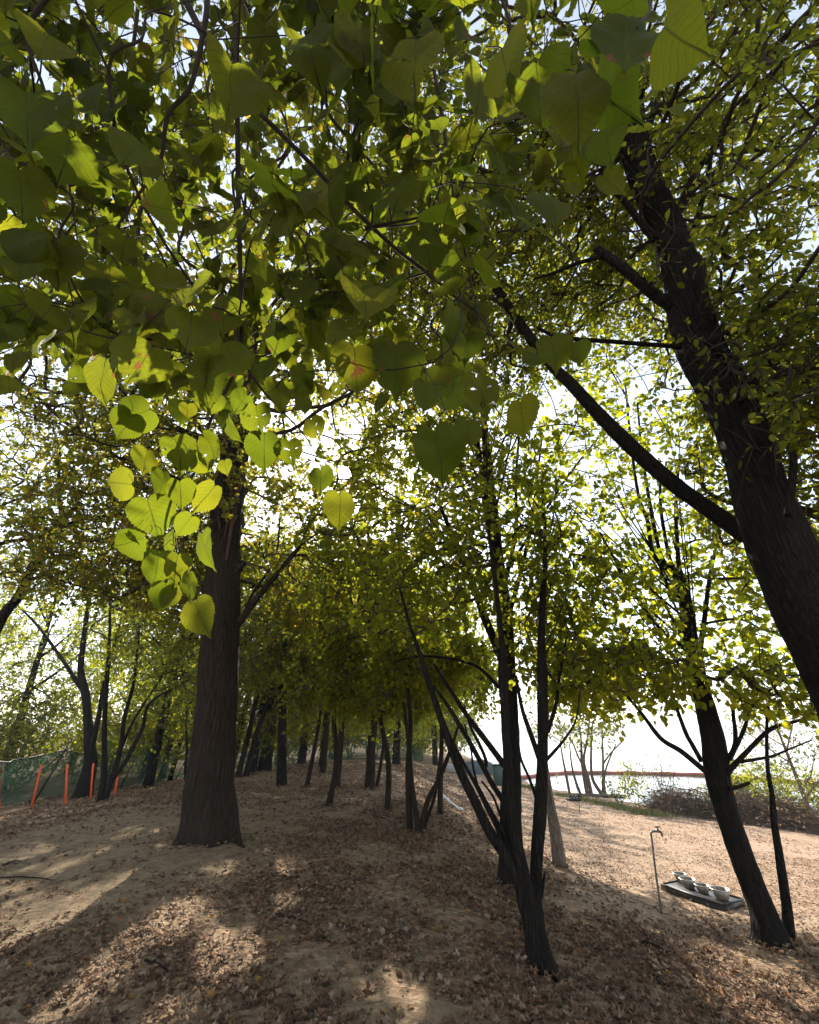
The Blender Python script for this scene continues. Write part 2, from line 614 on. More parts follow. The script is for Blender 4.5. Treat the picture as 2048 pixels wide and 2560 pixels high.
SHAPES = {
    'far': [leaf_far()],
    'mid': [leaf_mid(0.1, 0.12), leaf_mid(0.35, 0.05, 0.44), leaf_mid(-0.2, 0.3, 0.42), leaf_mid(0.5, 0.25, 0.47)],
    'elm': [leaf_elm()],
    'near': [leaf_near(0.15, 0.06, 0.02, 0.2, 1), leaf_near(0.35, 0.03, 0.03, -0.5, 2), leaf_near(-0.1, 0.14, 0.025, 0.7, 3),
             leaf_near(0.25, 0.38, 0.03, 0.0, 4), leaf_near(0.1, -0.08, 0.035, -0.3, 5, holes=3), leaf_near(0.5, 0.12, 0.04, 0.5, 6),
             leaf_near(0.7, 0.02, 0.05, 0.9, 7, holes=2), leaf_near(-0.25, 0.2, 0.05, -0.9, 8), leaf_near(0.2, 0.5, 0.05, 0.4, 9), leaf_near(0.3, 0.1, 0.06, -0.7, 10, holes=6)],
    'litter': [leaf_litter_shape(s) for s in range(8)],
}


def place_leaves(kind, pos, Y, Nn, size, rs):
    """copies of a leaf shape at pos with tip direction Y and face direction Nn -> V, tris, uv"""
    sh = SHAPES[kind]
    Y = nrm(Y)
    Nn = nrm(Nn - Y * np.sum(Nn * Y, 1, keepdims=True))
    X = np.cross(Y, Nn)
    which = rs.integers(0, len(sh), len(pos))
    Vs, Fs, UVs, n = [], [], [], 0
    for k, (tv, tf) in enumerate(sh):
        ix = np.where(which == k)[0]
        if not len(ix):
            continue
        s = size[ix][:, None, None]
        W = pos[ix][:, None, :] + s * (tv[None, :, 0:1] * X[ix][:, None, :] + tv[None, :, 1:2] * Y[ix][:, None, :] + tv[None, :, 2:3] * Nn[ix][:, None, :])
        m = len(tv)
        Vs.append(W.reshape(-1, 3))
        Fs.append((tf[None] + (np.arange(len(ix)) * m)[:, None, None]).reshape(-1, 3) + n)
        UVs.append(np.tile(np.c_[tv[:, 0] + 0.5, tv[:, 1]], (len(ix), 1)))
        n += m * len(ix)
    return np.concatenate(Vs), np.concatenate(Fs), np.concatenate(UVs)


# ------------------------------------------------------------------ terrain
def sstep(a, b, x):
    t = np.clip((x - a) / (b - a), 0, 1)
    return t * t * (3 - 2 * t)


TREE_L = np.array([-3.2, 7.95])


def ground(x, y):
    x = np.asarray(x, dtype=float); y = np.asarray(y, dtype=float)
    yy = np.clip(y, -30, 26)
    zp = -0.42 - 0.021 * (yy - 7) - 0.046 * (x - 3)
    zp = np.where(x > 16, zp - 0.02 * (x - 16), zp)
    zm = 0.03 * np.sin(x * 0.9 + 1.0) * np.sin(y * 0.7) + 0.02 * np.sin(x * 2.1 + y * 1.3)
    zm = zm - 0.85 * sstep(-5.0, -15.5, x) * sstep(-6, 16, y) - 0.02 * np.clip(y - 22, 0, 30)
    s = sstep(-0.2 - 0.02 * np.clip(y, 0, 25), 3.2, x)
    z = zm * (1 - s) + zp * s
    d2 = (x - TREE_L[0]) ** 2 + (y - TREE_L[1]) ** 2
    z = z + 0.10 * np.exp(-d2 / 1.2) + 0.05 * np.exp(-((x + 2.0) ** 2 + (y - 6.6) ** 2) / 1.5)
    z = z + 0.012 * np.sin(x * 4.7 + 0.6 * y) * np.sin(y * 5.3 - 0.4 * x) + 0.008 * np.sin(x * 11 + y * 3) * np.sin(y * 9.7 - x * 2)
    return z


def G(u, v, extra=0.0):
    """where the ray of photograph point (u, v) meets the ground"""
    d = ray(u, v)
    t = 0.5
    while t < 120:
        p = CAM + t * d
        if p[2] <= float(ground(p[0], p[1])) + extra:
            break
        t += 0.02
    return CAM + t * d


WATER_Z = -1.0
xs = np.concatenate([-np.geomspace(600, 31, 16), np.arange(-30, 30.01, 0.22), np.geomspace(31, 90, 8)])
ys = np.concatenate([-np.geomspace(200, 11, 10), np.arange(-10, 34, 0.22), np.geomspace(35, 900, 24)])
gx, gy = np.meshgrid(xs, ys)
gz = ground(gx, gy)
gz = np.maximum(gz, -6.0)
nx, ny = len(xs), len(ys)
i, j = np.meshgrid(np.arange(ny - 1), np.arange(nx - 1), indexing='ij')
q = np.stack([i * nx + j, i * nx + j + 1, (i + 1) * nx + j + 1, (i + 1) * nx + j], -1).reshape(-1, 4)

m, nt, out = new_mat("soil")
oc = obj_coord(nt)
n_big = noise(nt, oc, 0.55, 5.0, 0.6)
n_mid = noise(nt, oc, 5.0, 6.0, 0.65)
n_fine = noise(nt, oc, 60.0, 5.0, 0.7)
soil = ramp(nt, n_mid, [(0.28, (0.15, 0.105, 0.06)), (0.5, (0.29, 0.22, 0.135)), (0.75, (0.41, 0.32, 0.20))])
soil = mixc(nt, N(nt, "MapRange", i_0=n_fine, i_1=0.3, i_2=0.7, i_3=0.0, i_4=0.55).outputs[0], soil, (0.10, 0.07, 0.045))
vor = nt.nodes.new("ShaderNodeTexVoronoi")
vor.inputs["Scale"].default_value = 17.0
vor.inputs["Randomness"].default_value = 1.0
dist = nt.nodes.new("ShaderNodeVectorMath"); dist.operation = 'ADD'
nn = nt.nodes.new("ShaderNodeTexNoise"); nn.inputs["Scale"].default_value = 12.0; nn.inputs["Detail"].default_value = 3.0
nt.links.new(oc, nn.inputs["Vector"])
sc3 = nt.nodes.new("ShaderNodeVectorMath"); sc3.operation = 'SCALE'; sc3.inputs[3].default_value = 0.10
nt.links.new(nn.outputs["Color"], sc3.inputs[0]); nt.links.new(sc3.outputs[0], dist.inputs[0]); nt.links.new(oc, dist.inputs[1])
nt.links.new(dist.outputs[0], vor.inputs["Vector"])
sepc = nt.nodes.new("ShaderNodeSeparateColor"); nt.links.new(vor.outputs["Color"], sepc.inputs[0])
lit_c = ramp(nt, sepc.outputs[0], [(0.0, (0.08, 0.045, 0.025)), (0.35, (0.19, 0.11, 0.063)), (0.65, (0.29, 0.175, 0.108)), (1.0, (0.42, 0.28, 0.185))])
cov = math_n(nt, 'MULTIPLY', N(nt, "MapRange", i_0=n_big, i_1=0.38, i_2=0.56, i_3=0.15, i_4=0.85).outputs[0],
             N(nt, "MapRange", i_0=sepc.outputs[1], i_1=0.2, i_2=0.35, i_3=0.0, i_4=1.0).outputs[0])
sepp = nt.nodes.new("ShaderNodeSeparateXYZ"); nt.links.new(oc, sepp.inputs[0])
# bare sand about the big trunk and to its left
bare = math_n(nt, 'MULTIPLY', N(nt, "MapRange", interpolation_type='SMOOTHSTEP', i_0=sepp.outputs[0], i_1=-1.2, i_2=-3.0, i_3=0.0, i_4=1.0).outputs[0],
              N(nt, "MapRange", interpolation_type='SMOOTHSTEP', i_0=sepp.outputs[0], i_1=-9.0, i_2=-6.5, i_3=0.0, i_4=1.0).outputs[0])
bare = math_n(nt, 'MULTIPLY', bare, N(nt, "MapRange", interpolation_type='SMOOTHSTEP', i_0=sepp.outputs[1], i_1=14.0, i_2=10.0, i_3=0.0, i_4=1.0).outputs[0])
cov = math_n(nt, 'MULTIPLY', cov, math_n(nt, 'SUBTRACT', 1.0, math_n(nt, 'MULTIPLY', bare, 0.7)))
pth = math_n(nt, 'MULTIPLY', N(nt, "MapRange", interpolation_type='SMOOTHSTEP', i_0=sepp.outputs[0], i_1=1.4, i_2=3.2, i_3=0.0, i_4=1.0).outputs[0],
             N(nt, "MapRange", interpolation_type='SMOOTHSTEP', i_0=sepp.outputs[1], i_1=5.0, i_2=8.0, i_3=0.0, i_4=1.0).outputs[0])
soil = mixc(nt, math_n(nt, 'MULTIPLY', pth, 0.75), soil, ramp(nt, n_fine, [(0.3, (0.30, 0.21, 0.15)), (0.7, (0.52, 0.39, 0.285))]))
cov = math_n(nt, 'MULTIPLY', cov, math_n(nt, 'SUBTRACT', 1.0, math_n(nt, 'MULTIPLY', pth, 0.3)))
col = mixc(nt, cov, soil, lit_c)
hgt = math_n(nt, 'ADD', math_n(nt, 'MULTIPLY', vor.outputs["Distance"], 0.5), math_n(nt, 'ADD', math_n(nt, 'MULTIPLY', n_mid, 1.0), math_n(nt, 'MULTIPLY', n_fine, 0.35)))
principled(nt, out, col, 0.95, bump(nt, hgt, 0.8, 0.05), spec=0.1)
M['soil'] = m
g = obj("ground", build_mesh("ground", np.stack([gx, gy, gz], -1).reshape(-1, 3), [q], [M['soil']]))
g["kind"] = "structure"

# lake
m, nt, out = new_mat("lake_water")
oc = obj_coord(nt, (0.5, 1.0, 1.0))
h1 = math_n(nt, 'ADD', noise(nt, oc, 2.2, 4.0), math_n(nt, 'MULTIPLY', noise(nt, oc, 9.0, 3.0), 0.3))
p = principled(nt, out, (0.02, 0.03, 0.03), 0.06, bump(nt, h1, 0.25, 0.06), spec=0.5)
p.inputs["IOR"].default_value = 1.33
M['water'] = m
wx = np.array([0.5, 12, 60, 300, 1800, 4500.0]); wy = np.array([-300, -30, 0, 15, 30, 60, 120, 400, 1500, 4500.0])
ax_, ay_ = np.meshgrid(wx, wy)
nx, ny = len(wx), len(wy)
i, j = np.meshgrid(np.arange(ny - 1), np.arange(nx - 1), indexing='ij')
q = np.stack([i * nx + j, i * nx + j + 1, (i + 1) * nx + j + 1, (i + 1) * nx + j], -1).reshape(-1, 4)
w = obj("water", build_mesh("water", np.stack([ax_, ay_, np.full_like(ax_, WATER_Z)], -1).reshape(-1, 3), [q], [M['water']]))
w["kind"] = "structure"

# far shore beyond the lake
m, nt, out = new_mat("far_wood")
oc = obj_coord(nt)
col = ramp(nt, noise(nt, oc, 0.08, 6.0, 0.7), [(0.3, (0.035, 0.05, 0.025)), (0.7, (0.09, 0.10, 0.05))])
principled(nt, out, col, 0.95, spec=0.05)
M['far_wood'] = m
ang = np.linspace(-25, 125, 260)
hh = 12 + 4 * np.sin(ang * 0.13) + 2.5 * np.sin(ang * 0.41 + 1) + rng.normal(0, 1.2, len(ang))
VV, rr = [], [1150.0, 1180.0, 1300.0, 1500.0]
for k, (r_, f) in enumerate(zip(rr, (0.0, 0.55, 1.0, 0.8))):
    a = np.radians(ang)
    VV.append(np.c_[np.sin(a) * r_ + 60, np.cos(a) * r_, WATER_Z - 2 + f * hh])
nx = len(ang)
i, j = np.meshgrid(np.arange(3), np.arange(nx - 1), indexing='ij')
q = np.stack([i * nx + j, i * nx + j + 1, (i + 1) * nx + j + 1, (i + 1) * nx + j], -1).reshape(-1, 4)
o = obj("hills", build_mesh("hills", np.vstack(VV), [q], [M['far_wood']]))
o["kind"] = "structure"


# ------------------------------------------------------------------ trees
# gaps in the crowns through which the sun reaches the ground and the near spray of leaves
SUN_SPOTS = [(G(u, v), r_ * (1.35 if u < 400 or u > 1800 else 1.0)) for u, v, r_ in [
    (30, 2300, .30), (70, 2130, .22), (165, 2152, .26), (345, 2076, .24), (425, 2060, .30), (290, 2212, .16), (200, 2258, .20), (560, 2163, .15), (455, 2292, .24),
    (575, 2392, .22), (245, 2430, .17), (300, 2378, .13), (730, 2165, .20), (720, 2255, .13), (950, 2462, .15), (985, 2535, .12), (20, 2225, .2), (545, 2350, .12),
    (1960, 2470, .20), (1890, 2440, .14), (1840, 2405, .14), (1900, 2540, .12), (420, 2545, .12), (660, 2130, .14), (1030, 2500, .1), (20, 2545, .15), (640, 1985, .3), (690, 1990, .25)]]
SUN_SPOTS += [(P(395 * K0, 1010 * K0, 1.2), .17) for K0 in (2048 / 1725.0,)] + [(P(u * 1.187, v * 1.187, 1.2), .13) for u, v in ((320, 1060), (440, 900), (370, 1160), (480, 960), (300, 1030), (350, 920))]
SUN_SPOTS += [(P(u, v, t), .2) for u, v, t in ((560, 700, 1.7), (900, 560, 1.9), (330, 260, 1.6), (120, 800, 1.4))]
SUN_SPOTS += [(P(u, v, t), .11) for u, v, t in ((100, 330, 1.3), (390, 480, 1.6), (480, 250, 1.6), (640, 440, 1.8), (760, 620, 1.7), (830, 380, 1.8), (1010, 700, 1.5), (250, 640, 1.5), (1090, 420, 1.6), (700, 900, 1.5), (1200, 200, 1.1), (560, 150, 1.5), (160, 520, 1.5))]


def lit_gap(p):
    keep = np.ones(len(p), bool)
    for c, r_ in SUN_SPOTS:
        d = p - c
        s_ = d @ SUN
        keep &= (np.linalg.norm(d - s_[:, None] * SUN, axis=1) > r_ * 1.22) | (s_ < 0.8)
    return keep


def stem(px, y0, k=0.0, z0=0.0, wmul=1.0):
    """points (u, v, width in photograph pixels) on a plane y = y0 + k (z - z0) -> points, radii"""
    pts, rad = [], []
    for u, v, w in px:
        d = ray(u, v)
        t = (y0 - k * (z0 - CAM[2])) / (d[1] - k * d[2])
        pts.append(CAM + t * d)
        rad.append(0.5 * w * t / 1024.0 * wmul / math.sqrt(1 + ((u - 1024) / 1024.0) ** 2))
    return np.array(pts), np.array(rad)


def resample(pts, rad, step):
    d4 = catmull(np.c_[pts, rad], 8)
    s = np.concatenate([[0], np.cumsum(np.linalg.norm(np.diff(d4[:, :3], axis=0), axis=1))])
    n = max(3, int(s[-1] / step) + 1)
    t = np.linspace(0, s[-1], n)
    o = np.stack([np.interp(t, s, d4[:, k]) for k in range(4)], -1)
    return o[:, :3], np.maximum(o[:, 3], 0.002)


def ellipsoid_pts(n, c, r, rs, shell=0.55, gap=0.47):
    """points through an ellipsoid, fewer in its middle, thinned by lumps of empty space"""
    out = []
    c = np.asarray(c, float); r = np.asarray(r, float)
    ph = rs.uniform(0, 6.28, 6)
    while sum(len(a) for a in out) < n:
        d = nrm(rs.normal(size=(n * 2, 3)))
        rad = rs.uniform(0, 1, n * 2) ** (1 / 3.0 * (1 - shell) + 0.02 + 0.2 * (1 - shell))
        rad = np.maximum(rad, 0.25)
        p = d * rad[:, None]
        w = p * r
        f = np.sin(w[:, 0] * 1.7 + ph[0] + np.sin(w[:, 1] * 1.1 + ph[3])) * np.sin(w[:, 1] * 1.9 + ph[1]) * np.sin(w[:, 2] * 1.8 + ph[2] + np.sin(w[:, 0] * 1.3))
        keep = f > -1 + 2 * gap * rs.uniform(0.6, 1.0, len(f)) - 0.05
        out.append((c + w)[keep])
    return np.concatenate(out)[:n]


def grow(stems, pts, bf=0.35, zmin=None, down=0.0):
    """join the crown's points to the stems as a branching tree -> chains of points with radii"""
    sp, spl, srad = [], [], []
    for (p, r) in stems:
        ln = np.concatenate([[0], np.cumsum(np.linalg.norm(np.diff(p, axis=0), axis=1))])
        keep = np.ones(len(p), bool) if zmin is None else (p[:, 2] > zmin) | (np.arange(len(p)) == len(p) - 1)
        sp.append(p[keep]); spl.append(ln[keep] * 0.3); srad.append(r[keep])
    sp = np.vstack(sp); spl = np.concatenate(spl); srad = np.concatenate(srad)
    S = len(sp); n = len(pts)
    D = np.linalg.norm(pts[:, None, :] - sp[None], axis=2)
    C = D + bf * spl[None] + down * np.maximum(0, sp[None, :, 2] - pts[:, None, 2])
    par = np.argmin(C, 1); cost = C[np.arange(n), par]
    pl = np.zeros(n); done = np.zeros(n, bool); order = []
    for _ in range(n):
        c = np.where(done, 1e9, cost)
        a = int(np.argmin(c))
        done[a] = True; order.append(a)
        pp = par[a]
        base = sp[pp] if pp < S else pts[pp - S]
        pl[a] = (spl[pp] if pp < S else pl[pp - S]) + np.linalg.norm(pts[a] - base)
        nc = np.linalg.norm(pts - pts[a], axis=1) + bf * pl[a]
        better = (~done) & (nc < cost)
        cost[better] = nc[better]; par[better] = S + a
    kids = [[] for _ in range(n)]; roots = []
    for a in order:
        if par[a] >= S:
            kids[par[a] - S].append(a)
        else:
            roots.append(a)
    wgt = np.ones(n)
    for a in reversed(order):
        if par[a] >= S:
            wgt[par[a] - S] += wgt[a]
    chains = []
    stack = [(a, sp[par[a]], srad[par[a]]) for a in roots]
    while stack:
        a, start, rmax = stack.pop()
        ch = [start]; ws = [wgt[a]]
        cur = a
        while True:
            ch.append(pts[cur]); ws.append(wgt[cur])
            ks = sorted(kids[cur], key=lambda q: -wgt[q])
            if not ks:
                break
            for b in ks[1:]:
                stack.append((b, pts[cur], 1e9))
            cur = ks[0]
        chains.append((np.array(ch), np.array(ws), rmax))
    direc = np.zeros((n, 3))
    for a in range(n):
        base = sp[par[a]] if par[a] < S else pts[par[a] - S]
        direc[a] = pts[a] - base
    return chains, nrm(direc)


def crown_mesh(name, stems, pts, rs, kind, size, mats, twigs=2, per=6, tl=0.4, droop=0.3, tip=0.006, bf=0.35, zmin=None,
               twig_geo=True, face_up=0.5, off=(0, 0, 0), clear=None, rpow=2.3, rbase=0.0075, down=0.15, jitter=0.05):
    """branches, twigs and leaves of one crown as ONE mesh (material 0 leaves, 1 wood)"""
    pts = pts[lit_gap(pts)]
    chains, direc = grow(stems, pts, bf, zmin, down)
    acc = Acc()
    for ch, ws, rmax in chains:
        rad = np.minimum(rbase * ws ** (1 / rpow), 0.55 * rmax)
        rad[0] = min(rad[1] * 1.15, 0.7 * rmax)
        mid = ch.copy()
        if len(ch) > 2:
            mid[1:-1] += rs.normal(0, jitter, (len(ch) - 2, 3))
        d4 = catmull(np.c_[mid, rad], 3)
        sd = 8 if rad.max() > 0.05 else (5 if rad.max() > 0.018 else 3)
        V, F = tube(d4[:, :3], np.maximum(d4[:, 3], 0.0025), sd, cap=False)
        acc.add(V, F, 1)
    n = len(pts)
    T = n * twigs
    st = np.repeat(pts, twigs, 0)
    dr = nrm(np.repeat(direc, twigs, 0) * 0.7 + rs.normal(0, 0.65, (T, 3)) + [0, 0, -droop * 0.5])
    L = tl * rs.uniform(0.55, 1.25, T)
    if twig_geo:
        for a in range(T):
            s = np.array([0, 0.5, 1.0])[:, None]
            p = st[a] + dr[a] * L[a] * s + np.array([0, 0, -1.0]) * droop * 0.5 * L[a] * s ** 2
            V, F = tube(p, [tip * 0.8, tip * 0.6, tip * 0.3], 3, cap=False)
            acc.add(V, F, 1)
    s = ((np.arange(per) + 0.6) / per)[None, :] * np.ones((T, 1)) + rs.uniform(-0.06, 0.06, (T, per))
    pos = st[:, None] + dr[:, None] * (L[:, None] * s)[..., None]
    pos[..., 2] -= droop * 0.5 * L[:, None] * s ** 2
    side = nrm(np.cross(dr, rs.normal(size=(T, 3)) * 0.6 + [0, 0, 1.0]))
    sgn = np.where(np.arange(per) % 2 == 0, 1.0, -1.0)
    Y = dr[:, None] * 0.55 + side[:, None] * sgn[None, :, None] * 0.8 + rs.normal(0, 0.35, (T, per, 3))
    Y[..., 2] -= droop * 1.3
    Nn = rs.normal(0, 0.6, (T, per, 3)) + [0, 0, face_up]
    pos = pos.reshape(-1, 3); Y = nrm(Y.reshape(-1, 3)); Nn = Nn.reshape(-1, 3)
    sz = size * rs.uniform(0.6, 1.2, len(pos))
    pos = pos + Y * sz[:, None] * 0.18
    # the sun's disc shows through a gap in the crowns
    dv = nrm(pos + Y * sz[:, None] * 0.5 - CAM)
    keep = (np.arccos(np.clip(dv @ SUN, -1, 1)) > 0.019) & lit_gap(pos + Y * sz[:, None] * 0.5)
    if clear is not None:      # old wood stays mostly bare: few leaves in front of this stem
        q_, r_ = resample(clear[0], clear[1], 0.15)
        qd = nrm(q_ - CAM); ql = np.linalg.norm(q_ - CAM, axis=1)
        c_ = dv @ qd.T
        b_ = np.argmax(c_, 1)
        hit = (np.arccos(np.clip(c_[np.arange(len(pos)), b_], -1, 1)) < 1.1 * r_[b_] / ql[b_]) & (np.linalg.norm(pos - CAM, axis=1) < ql[b_] + 0.2)
        keep &= ~(hit & (rs.uniform(size=len(pos)) < 0.8))
    V, F, UV = place_leaves(kind, pos[keep], Y[keep], Nn[keep], sz[keep], rs)
    acc.add(V, [F], 0)
    return acc.mesh(name, mats, off)


def tree(name, label, cat, trunks, limbs, crowns, rs_seed, kind, size, leaf, bark, group=None, sides=16, lump=0.06, flare=(0.18, 0.5), **kw):
    """trunks, limbs: lists of (points, radii); crowns: list of (n, centre, radii[, shell, gap])"""
    rs = np.random.default_rng(rs_seed)
    base = trunks[0][0][0].copy()
    gz0 = float(ground(base[0], base[1]))
    t = thing(name, label, cat, (base[0], base[1], gz0), group)
    off = np.array([base[0], base[1], gz0])
    stems = []
    for q, (p, r) in enumerate(trunks):
        p2, r2 = resample(p, r, max(0.05, 0.45 * r.max()))
        V, F = tube(p2, r2, sides if r.max() > 0.05 else 9, lump, seed=rs_seed * 10 + q, flare=flare if q == 0 else None)
        a = Acc(); a.add(V, F)
        a.build('trunk', bark, t, off)
        stems.append(resample(p, r, 0.3))
    for q, (p, r) in enumerate(limbs):
        p2, r2 = resample(p, r, max(0.05, 0.7 * r.max()))
        V, F = tube(p2, r2, 12 if r.max() > 0.05 else 7, lump * 1.2, seed=rs_seed * 10 + 50 + q)
        a = Acc(); a.add(V, F)
        a.build('branch', bark, t, off)
        stems.append(resample(p, r, 0.25))
    if crowns:
        pts = np.vstack([ellipsoid_pts(c[0], c[1], c[2], rs, *(c[3:])) for c in crowns])
        me = crown_mesh('crown', stems, pts, rs, kind, size, [leaf, M['bark_twig']], off=off, **kw)
        obj('crown', me, t)
    return t


def sink(p, d=0.12):
    """a stem's foot, a little below the ground"""
    p = np.array(p, float)
    p[2] = float(ground(p[0], p[1])) - d
    return p


def with_foot(st, wide=1.0):
    """put the first point of a stem on the ground below it"""
    p, r = st
    f = sink(p[0])
    if p[0][2] > f[2] + 0.05:
        p = np.vstack([f, p]); r = np.concatenate([[r[0] * wide], r])
    else:
        p = p.copy(); p[0] = f
    return p, r


K = 2048 / 1725.0


def k2(L):
    return [(u * K, v * K, w * K) for u, v, w in L]


# --- the big left tree
b = G(510, 2112)
yl = b[1] + 0.3
tr = stem([(512, 2120, 150), (522, 2060, 132), (522, 2000, 122), (540, 1800, 101), (552, 1543, 92), (565, 1306, 76), (588, 1128, 66), (606, 1000, 60), (620, 850, 50), (640, 640, 40)], yl)
limbs = [
    stem(k2([(505, 1310, 16), (540, 1262, 14), (590, 1200, 11), (632, 1150, 9)]), yl - 0.2, -0.1, 2),
    stem(k2([(500, 1330, 7), (530, 1255, 6), (580, 1175, 5), (590, 1080, 4)]), yl - 0.1, 0.2, 2),
    stem(k2([(470, 1090, 14), (430, 1050, 12), (395, 1020, 10), (320, 985, 8), (240, 960, 6)]), yl, -0.3, 4),
    stem(k2([(485, 930, 20), (420, 920, 16), (360, 895, 14), (290, 850, 10), (180, 810, 7), (60, 790, 5)]), yl, -0.3, 5),
    stem(k2([(480, 960, 18), (400, 880, 13), (330, 820, 10), (250, 760, 8), (150, 700, 5)]), yl, 0.1, 5),
    stem(k2([(515, 870, 20), (560, 790, 16), (610, 740, 13), (680, 700, 10), (760, 660, 6)]), yl, -0.2, 6),
]
# torn strip of the split trunk
limbs += [stem([(578, 1440, 26), (600, 1420, 18), (612, 1405, 12)], yl - 0.1), stem([(530, 1500, 24), (512, 1480, 16), (504, 1466, 10)], yl - 0.1), stem([(560, 1270, 26), (542, 1250, 18), (536, 1225, 9)], yl - 0.15)]
ltree = tree('broadleaf_tree', "tallest thick dark straight trunk rising from the sandy mound left of centre", 'tree', [(tr[0], tr[1] * 1.05)], limbs,
             [(1000, (-3.2, 7.6, 9.8), (5.2, 5.0, 4.0)), (360, (-5.8, 8.6, 6.4), (3.0, 2.4, 2.4)), (420, (-0.8, 7.8, 7.4), (2.6, 2.6, 2.8)), (150, (-1.6, 8.4, 4.7), (1.5, 1.2, 1.4)), (330, (-2.6, 3.4, 8.6), (3.2, 2.2, 1.8)), (400, (-5.0, 11.0, 5.2), (2.6, 1.4, 1.7)), (210, (-2.6, 11.2, 4.6), (1.5, 1.2, 1.3))],
             101, 'mid', 0.11, M['leaf_autumn'], M['bark_brown'], sides=110, lump=0.032, flare=(0.26, 0.34), per=6, twigs=2, zmin=4.5)
a = Acc()
rs = np.random.default_rng(31)
for q, L in enumerate([[(566, 1400, 5), (577, 1330, 11), (587, 1250, 12), (602, 1185, 9), (621, 1098, 4)], [(572, 1370, 4), (584, 1300, 9), (594, 1230, 8), (608, 1160, 3)],
                       [(560, 1345, 3), (572, 1290, 8), (580, 1230, 9), (590, 1180, 3)], [(580, 1290, 3), (592, 1240, 6), (606, 1200, 5), (612, 1150, 2)], [(552, 1330, 3), (545, 1290, 6), (536, 1270, 2)]]):
    tp, trd = stem(L, yl - 0.30 - 0.03 * q)
    V, F = tube(*resample(tp, trd, 0.06), 7, 0.22, seed=3 + q); a.add(V, F)
o = a.build('torn_strip', M['torn_wood'], ltree, tuple(ltree.location))
o["label"] = "paler torn strip of wood hanging on the trunk"

for q, (az, L, r0) in enumerate([(-0.55, 0.75, 0.075), (-1.9, 0.25, 0.07)]):
    c0 = np.array([ltree.location[0], ltree.location[1] + 0.1])
    d_ = np.array([math.cos(az), math.sin(az)])
    pr = []
    for k_, f_ in enumerate(np.linspace(0, 1, 9)):
        xy = c0 + d_ * (0.26 + (L + 0.15) * f_) + np.array([-d_[1], d_[0]]) * 0.07 * math.sin(5 * f_ + q)
        pr.append([xy[0], xy[1], float(ground(xy[0], xy[1])) + 0.20 * (1 - f_) ** 3 - 0.06 * f_ + 0.0])
    a = Acc(); a.add(*tube(catmull(np.array(pr), 4), np.linspace(r0, 0.02, 33), 10, 0.08, seed=q))
    a.build('root', M['bark_brown'], ltree, tuple(ltree.location))

# --- two trees in the middle: the straight one behind and the fan of stems in front
b = G(1290, 2222)
yc = b[1] + 0.15
A_ = with_foot(stem([(1288, 2225, 78), (1277, 2085, 58), (1279, 1900, 46), (1270, 1720, 44), (1261, 1543, 40), (1246, 1424, 36), (1234, 1306, 31), (1222, 1187, 25), (1211, 1068, 16), (1199, 926, 9)], yc), 1.2)
B_ = stem([(1262, 1500, 22), (1222, 1310, 18), (1205, 1187, 13), (1190, 1068, 9), (1169, 950, 6)], yc, 0.04, 3)
limbs = [
    stem([(1258, 1650, 26), (1211, 1543, 20), (1169, 1424, 16), (1128, 1330, 12), (1098, 1258, 8)], yc, -0.12, 2),
    stem([(1262, 1915, 17), (1210, 1845, 15), (1165, 1785, 12), (1120, 1715, 9), (1085, 1660, 6)], yc, -0.2, 0.5),
    stem([(1265, 1560, 14), (1300, 1440, 11), (1330, 1300, 9), (1345, 1180, 6), (1360, 1050, 4)], yc, 0.1, 3),
    stem([(1258, 1480, 12), (1290, 1330, 9), (1290, 1200, 7), (1300, 1060, 5)], yc, -0.1, 3),
    stem([(1250, 1450, 10), (1330, 1330, 8), (1420, 1190, 6), (1500, 1090, 4)], yc, -0.1, 3),
    stem([(1250, 1720, 10), (1180, 1660, 8), (1060, 1640, 6), (985, 1655, 4)], yc, 0.1, 2),
]
def shoots(st, n, seed, lo, hi, length, spread, r0=0.022, bias=(0.15, 0.0)):
    r = np.random.default_rng(seed)
    p2, r2 = resample(st[0], st[1], 0.1)
    out = []
    for q in range(n):
        i = int(len(p2) * r.uniform(lo, hi))
        az = r.uniform(0, 6.283)
        d = nrm(np.array([math.cos(az) * spread + bias[0], math.sin(az) * spread + bias[1], 1.0]))
        L = length * r.uniform(0.6, 1.15)
        s_ = np.linspace(0, 1, 6)[:, None]
        c = p2[i] + d * L * s_ + np.array([d[0], d[1], 0]) * 0.35 * L * s_ * (1 - s_) + r.normal(0, 0.03, (6, 3)) * s_
        out.append((c, min(r0 * r.uniform(0.6, 1.1), r2[i] * 0.7) * np.linspace(1, 0.2, 6)))
    return out


limbs += shoots(A_, 20, 61, 0.42, 0.85, 3.8, 0.5)
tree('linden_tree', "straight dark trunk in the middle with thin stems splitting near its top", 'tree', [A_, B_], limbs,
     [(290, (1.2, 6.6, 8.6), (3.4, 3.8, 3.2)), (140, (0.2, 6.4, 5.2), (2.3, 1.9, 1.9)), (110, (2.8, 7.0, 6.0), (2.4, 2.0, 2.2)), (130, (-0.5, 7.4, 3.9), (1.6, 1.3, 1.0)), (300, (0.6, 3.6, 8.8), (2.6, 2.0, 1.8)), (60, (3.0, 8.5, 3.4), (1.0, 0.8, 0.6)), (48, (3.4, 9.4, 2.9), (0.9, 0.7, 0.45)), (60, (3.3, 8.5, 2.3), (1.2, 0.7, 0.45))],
     102, 'mid', 0.10, M['leaf_linden'], M['bark_dark'], per=6, twigs=2, zmin=3.2)

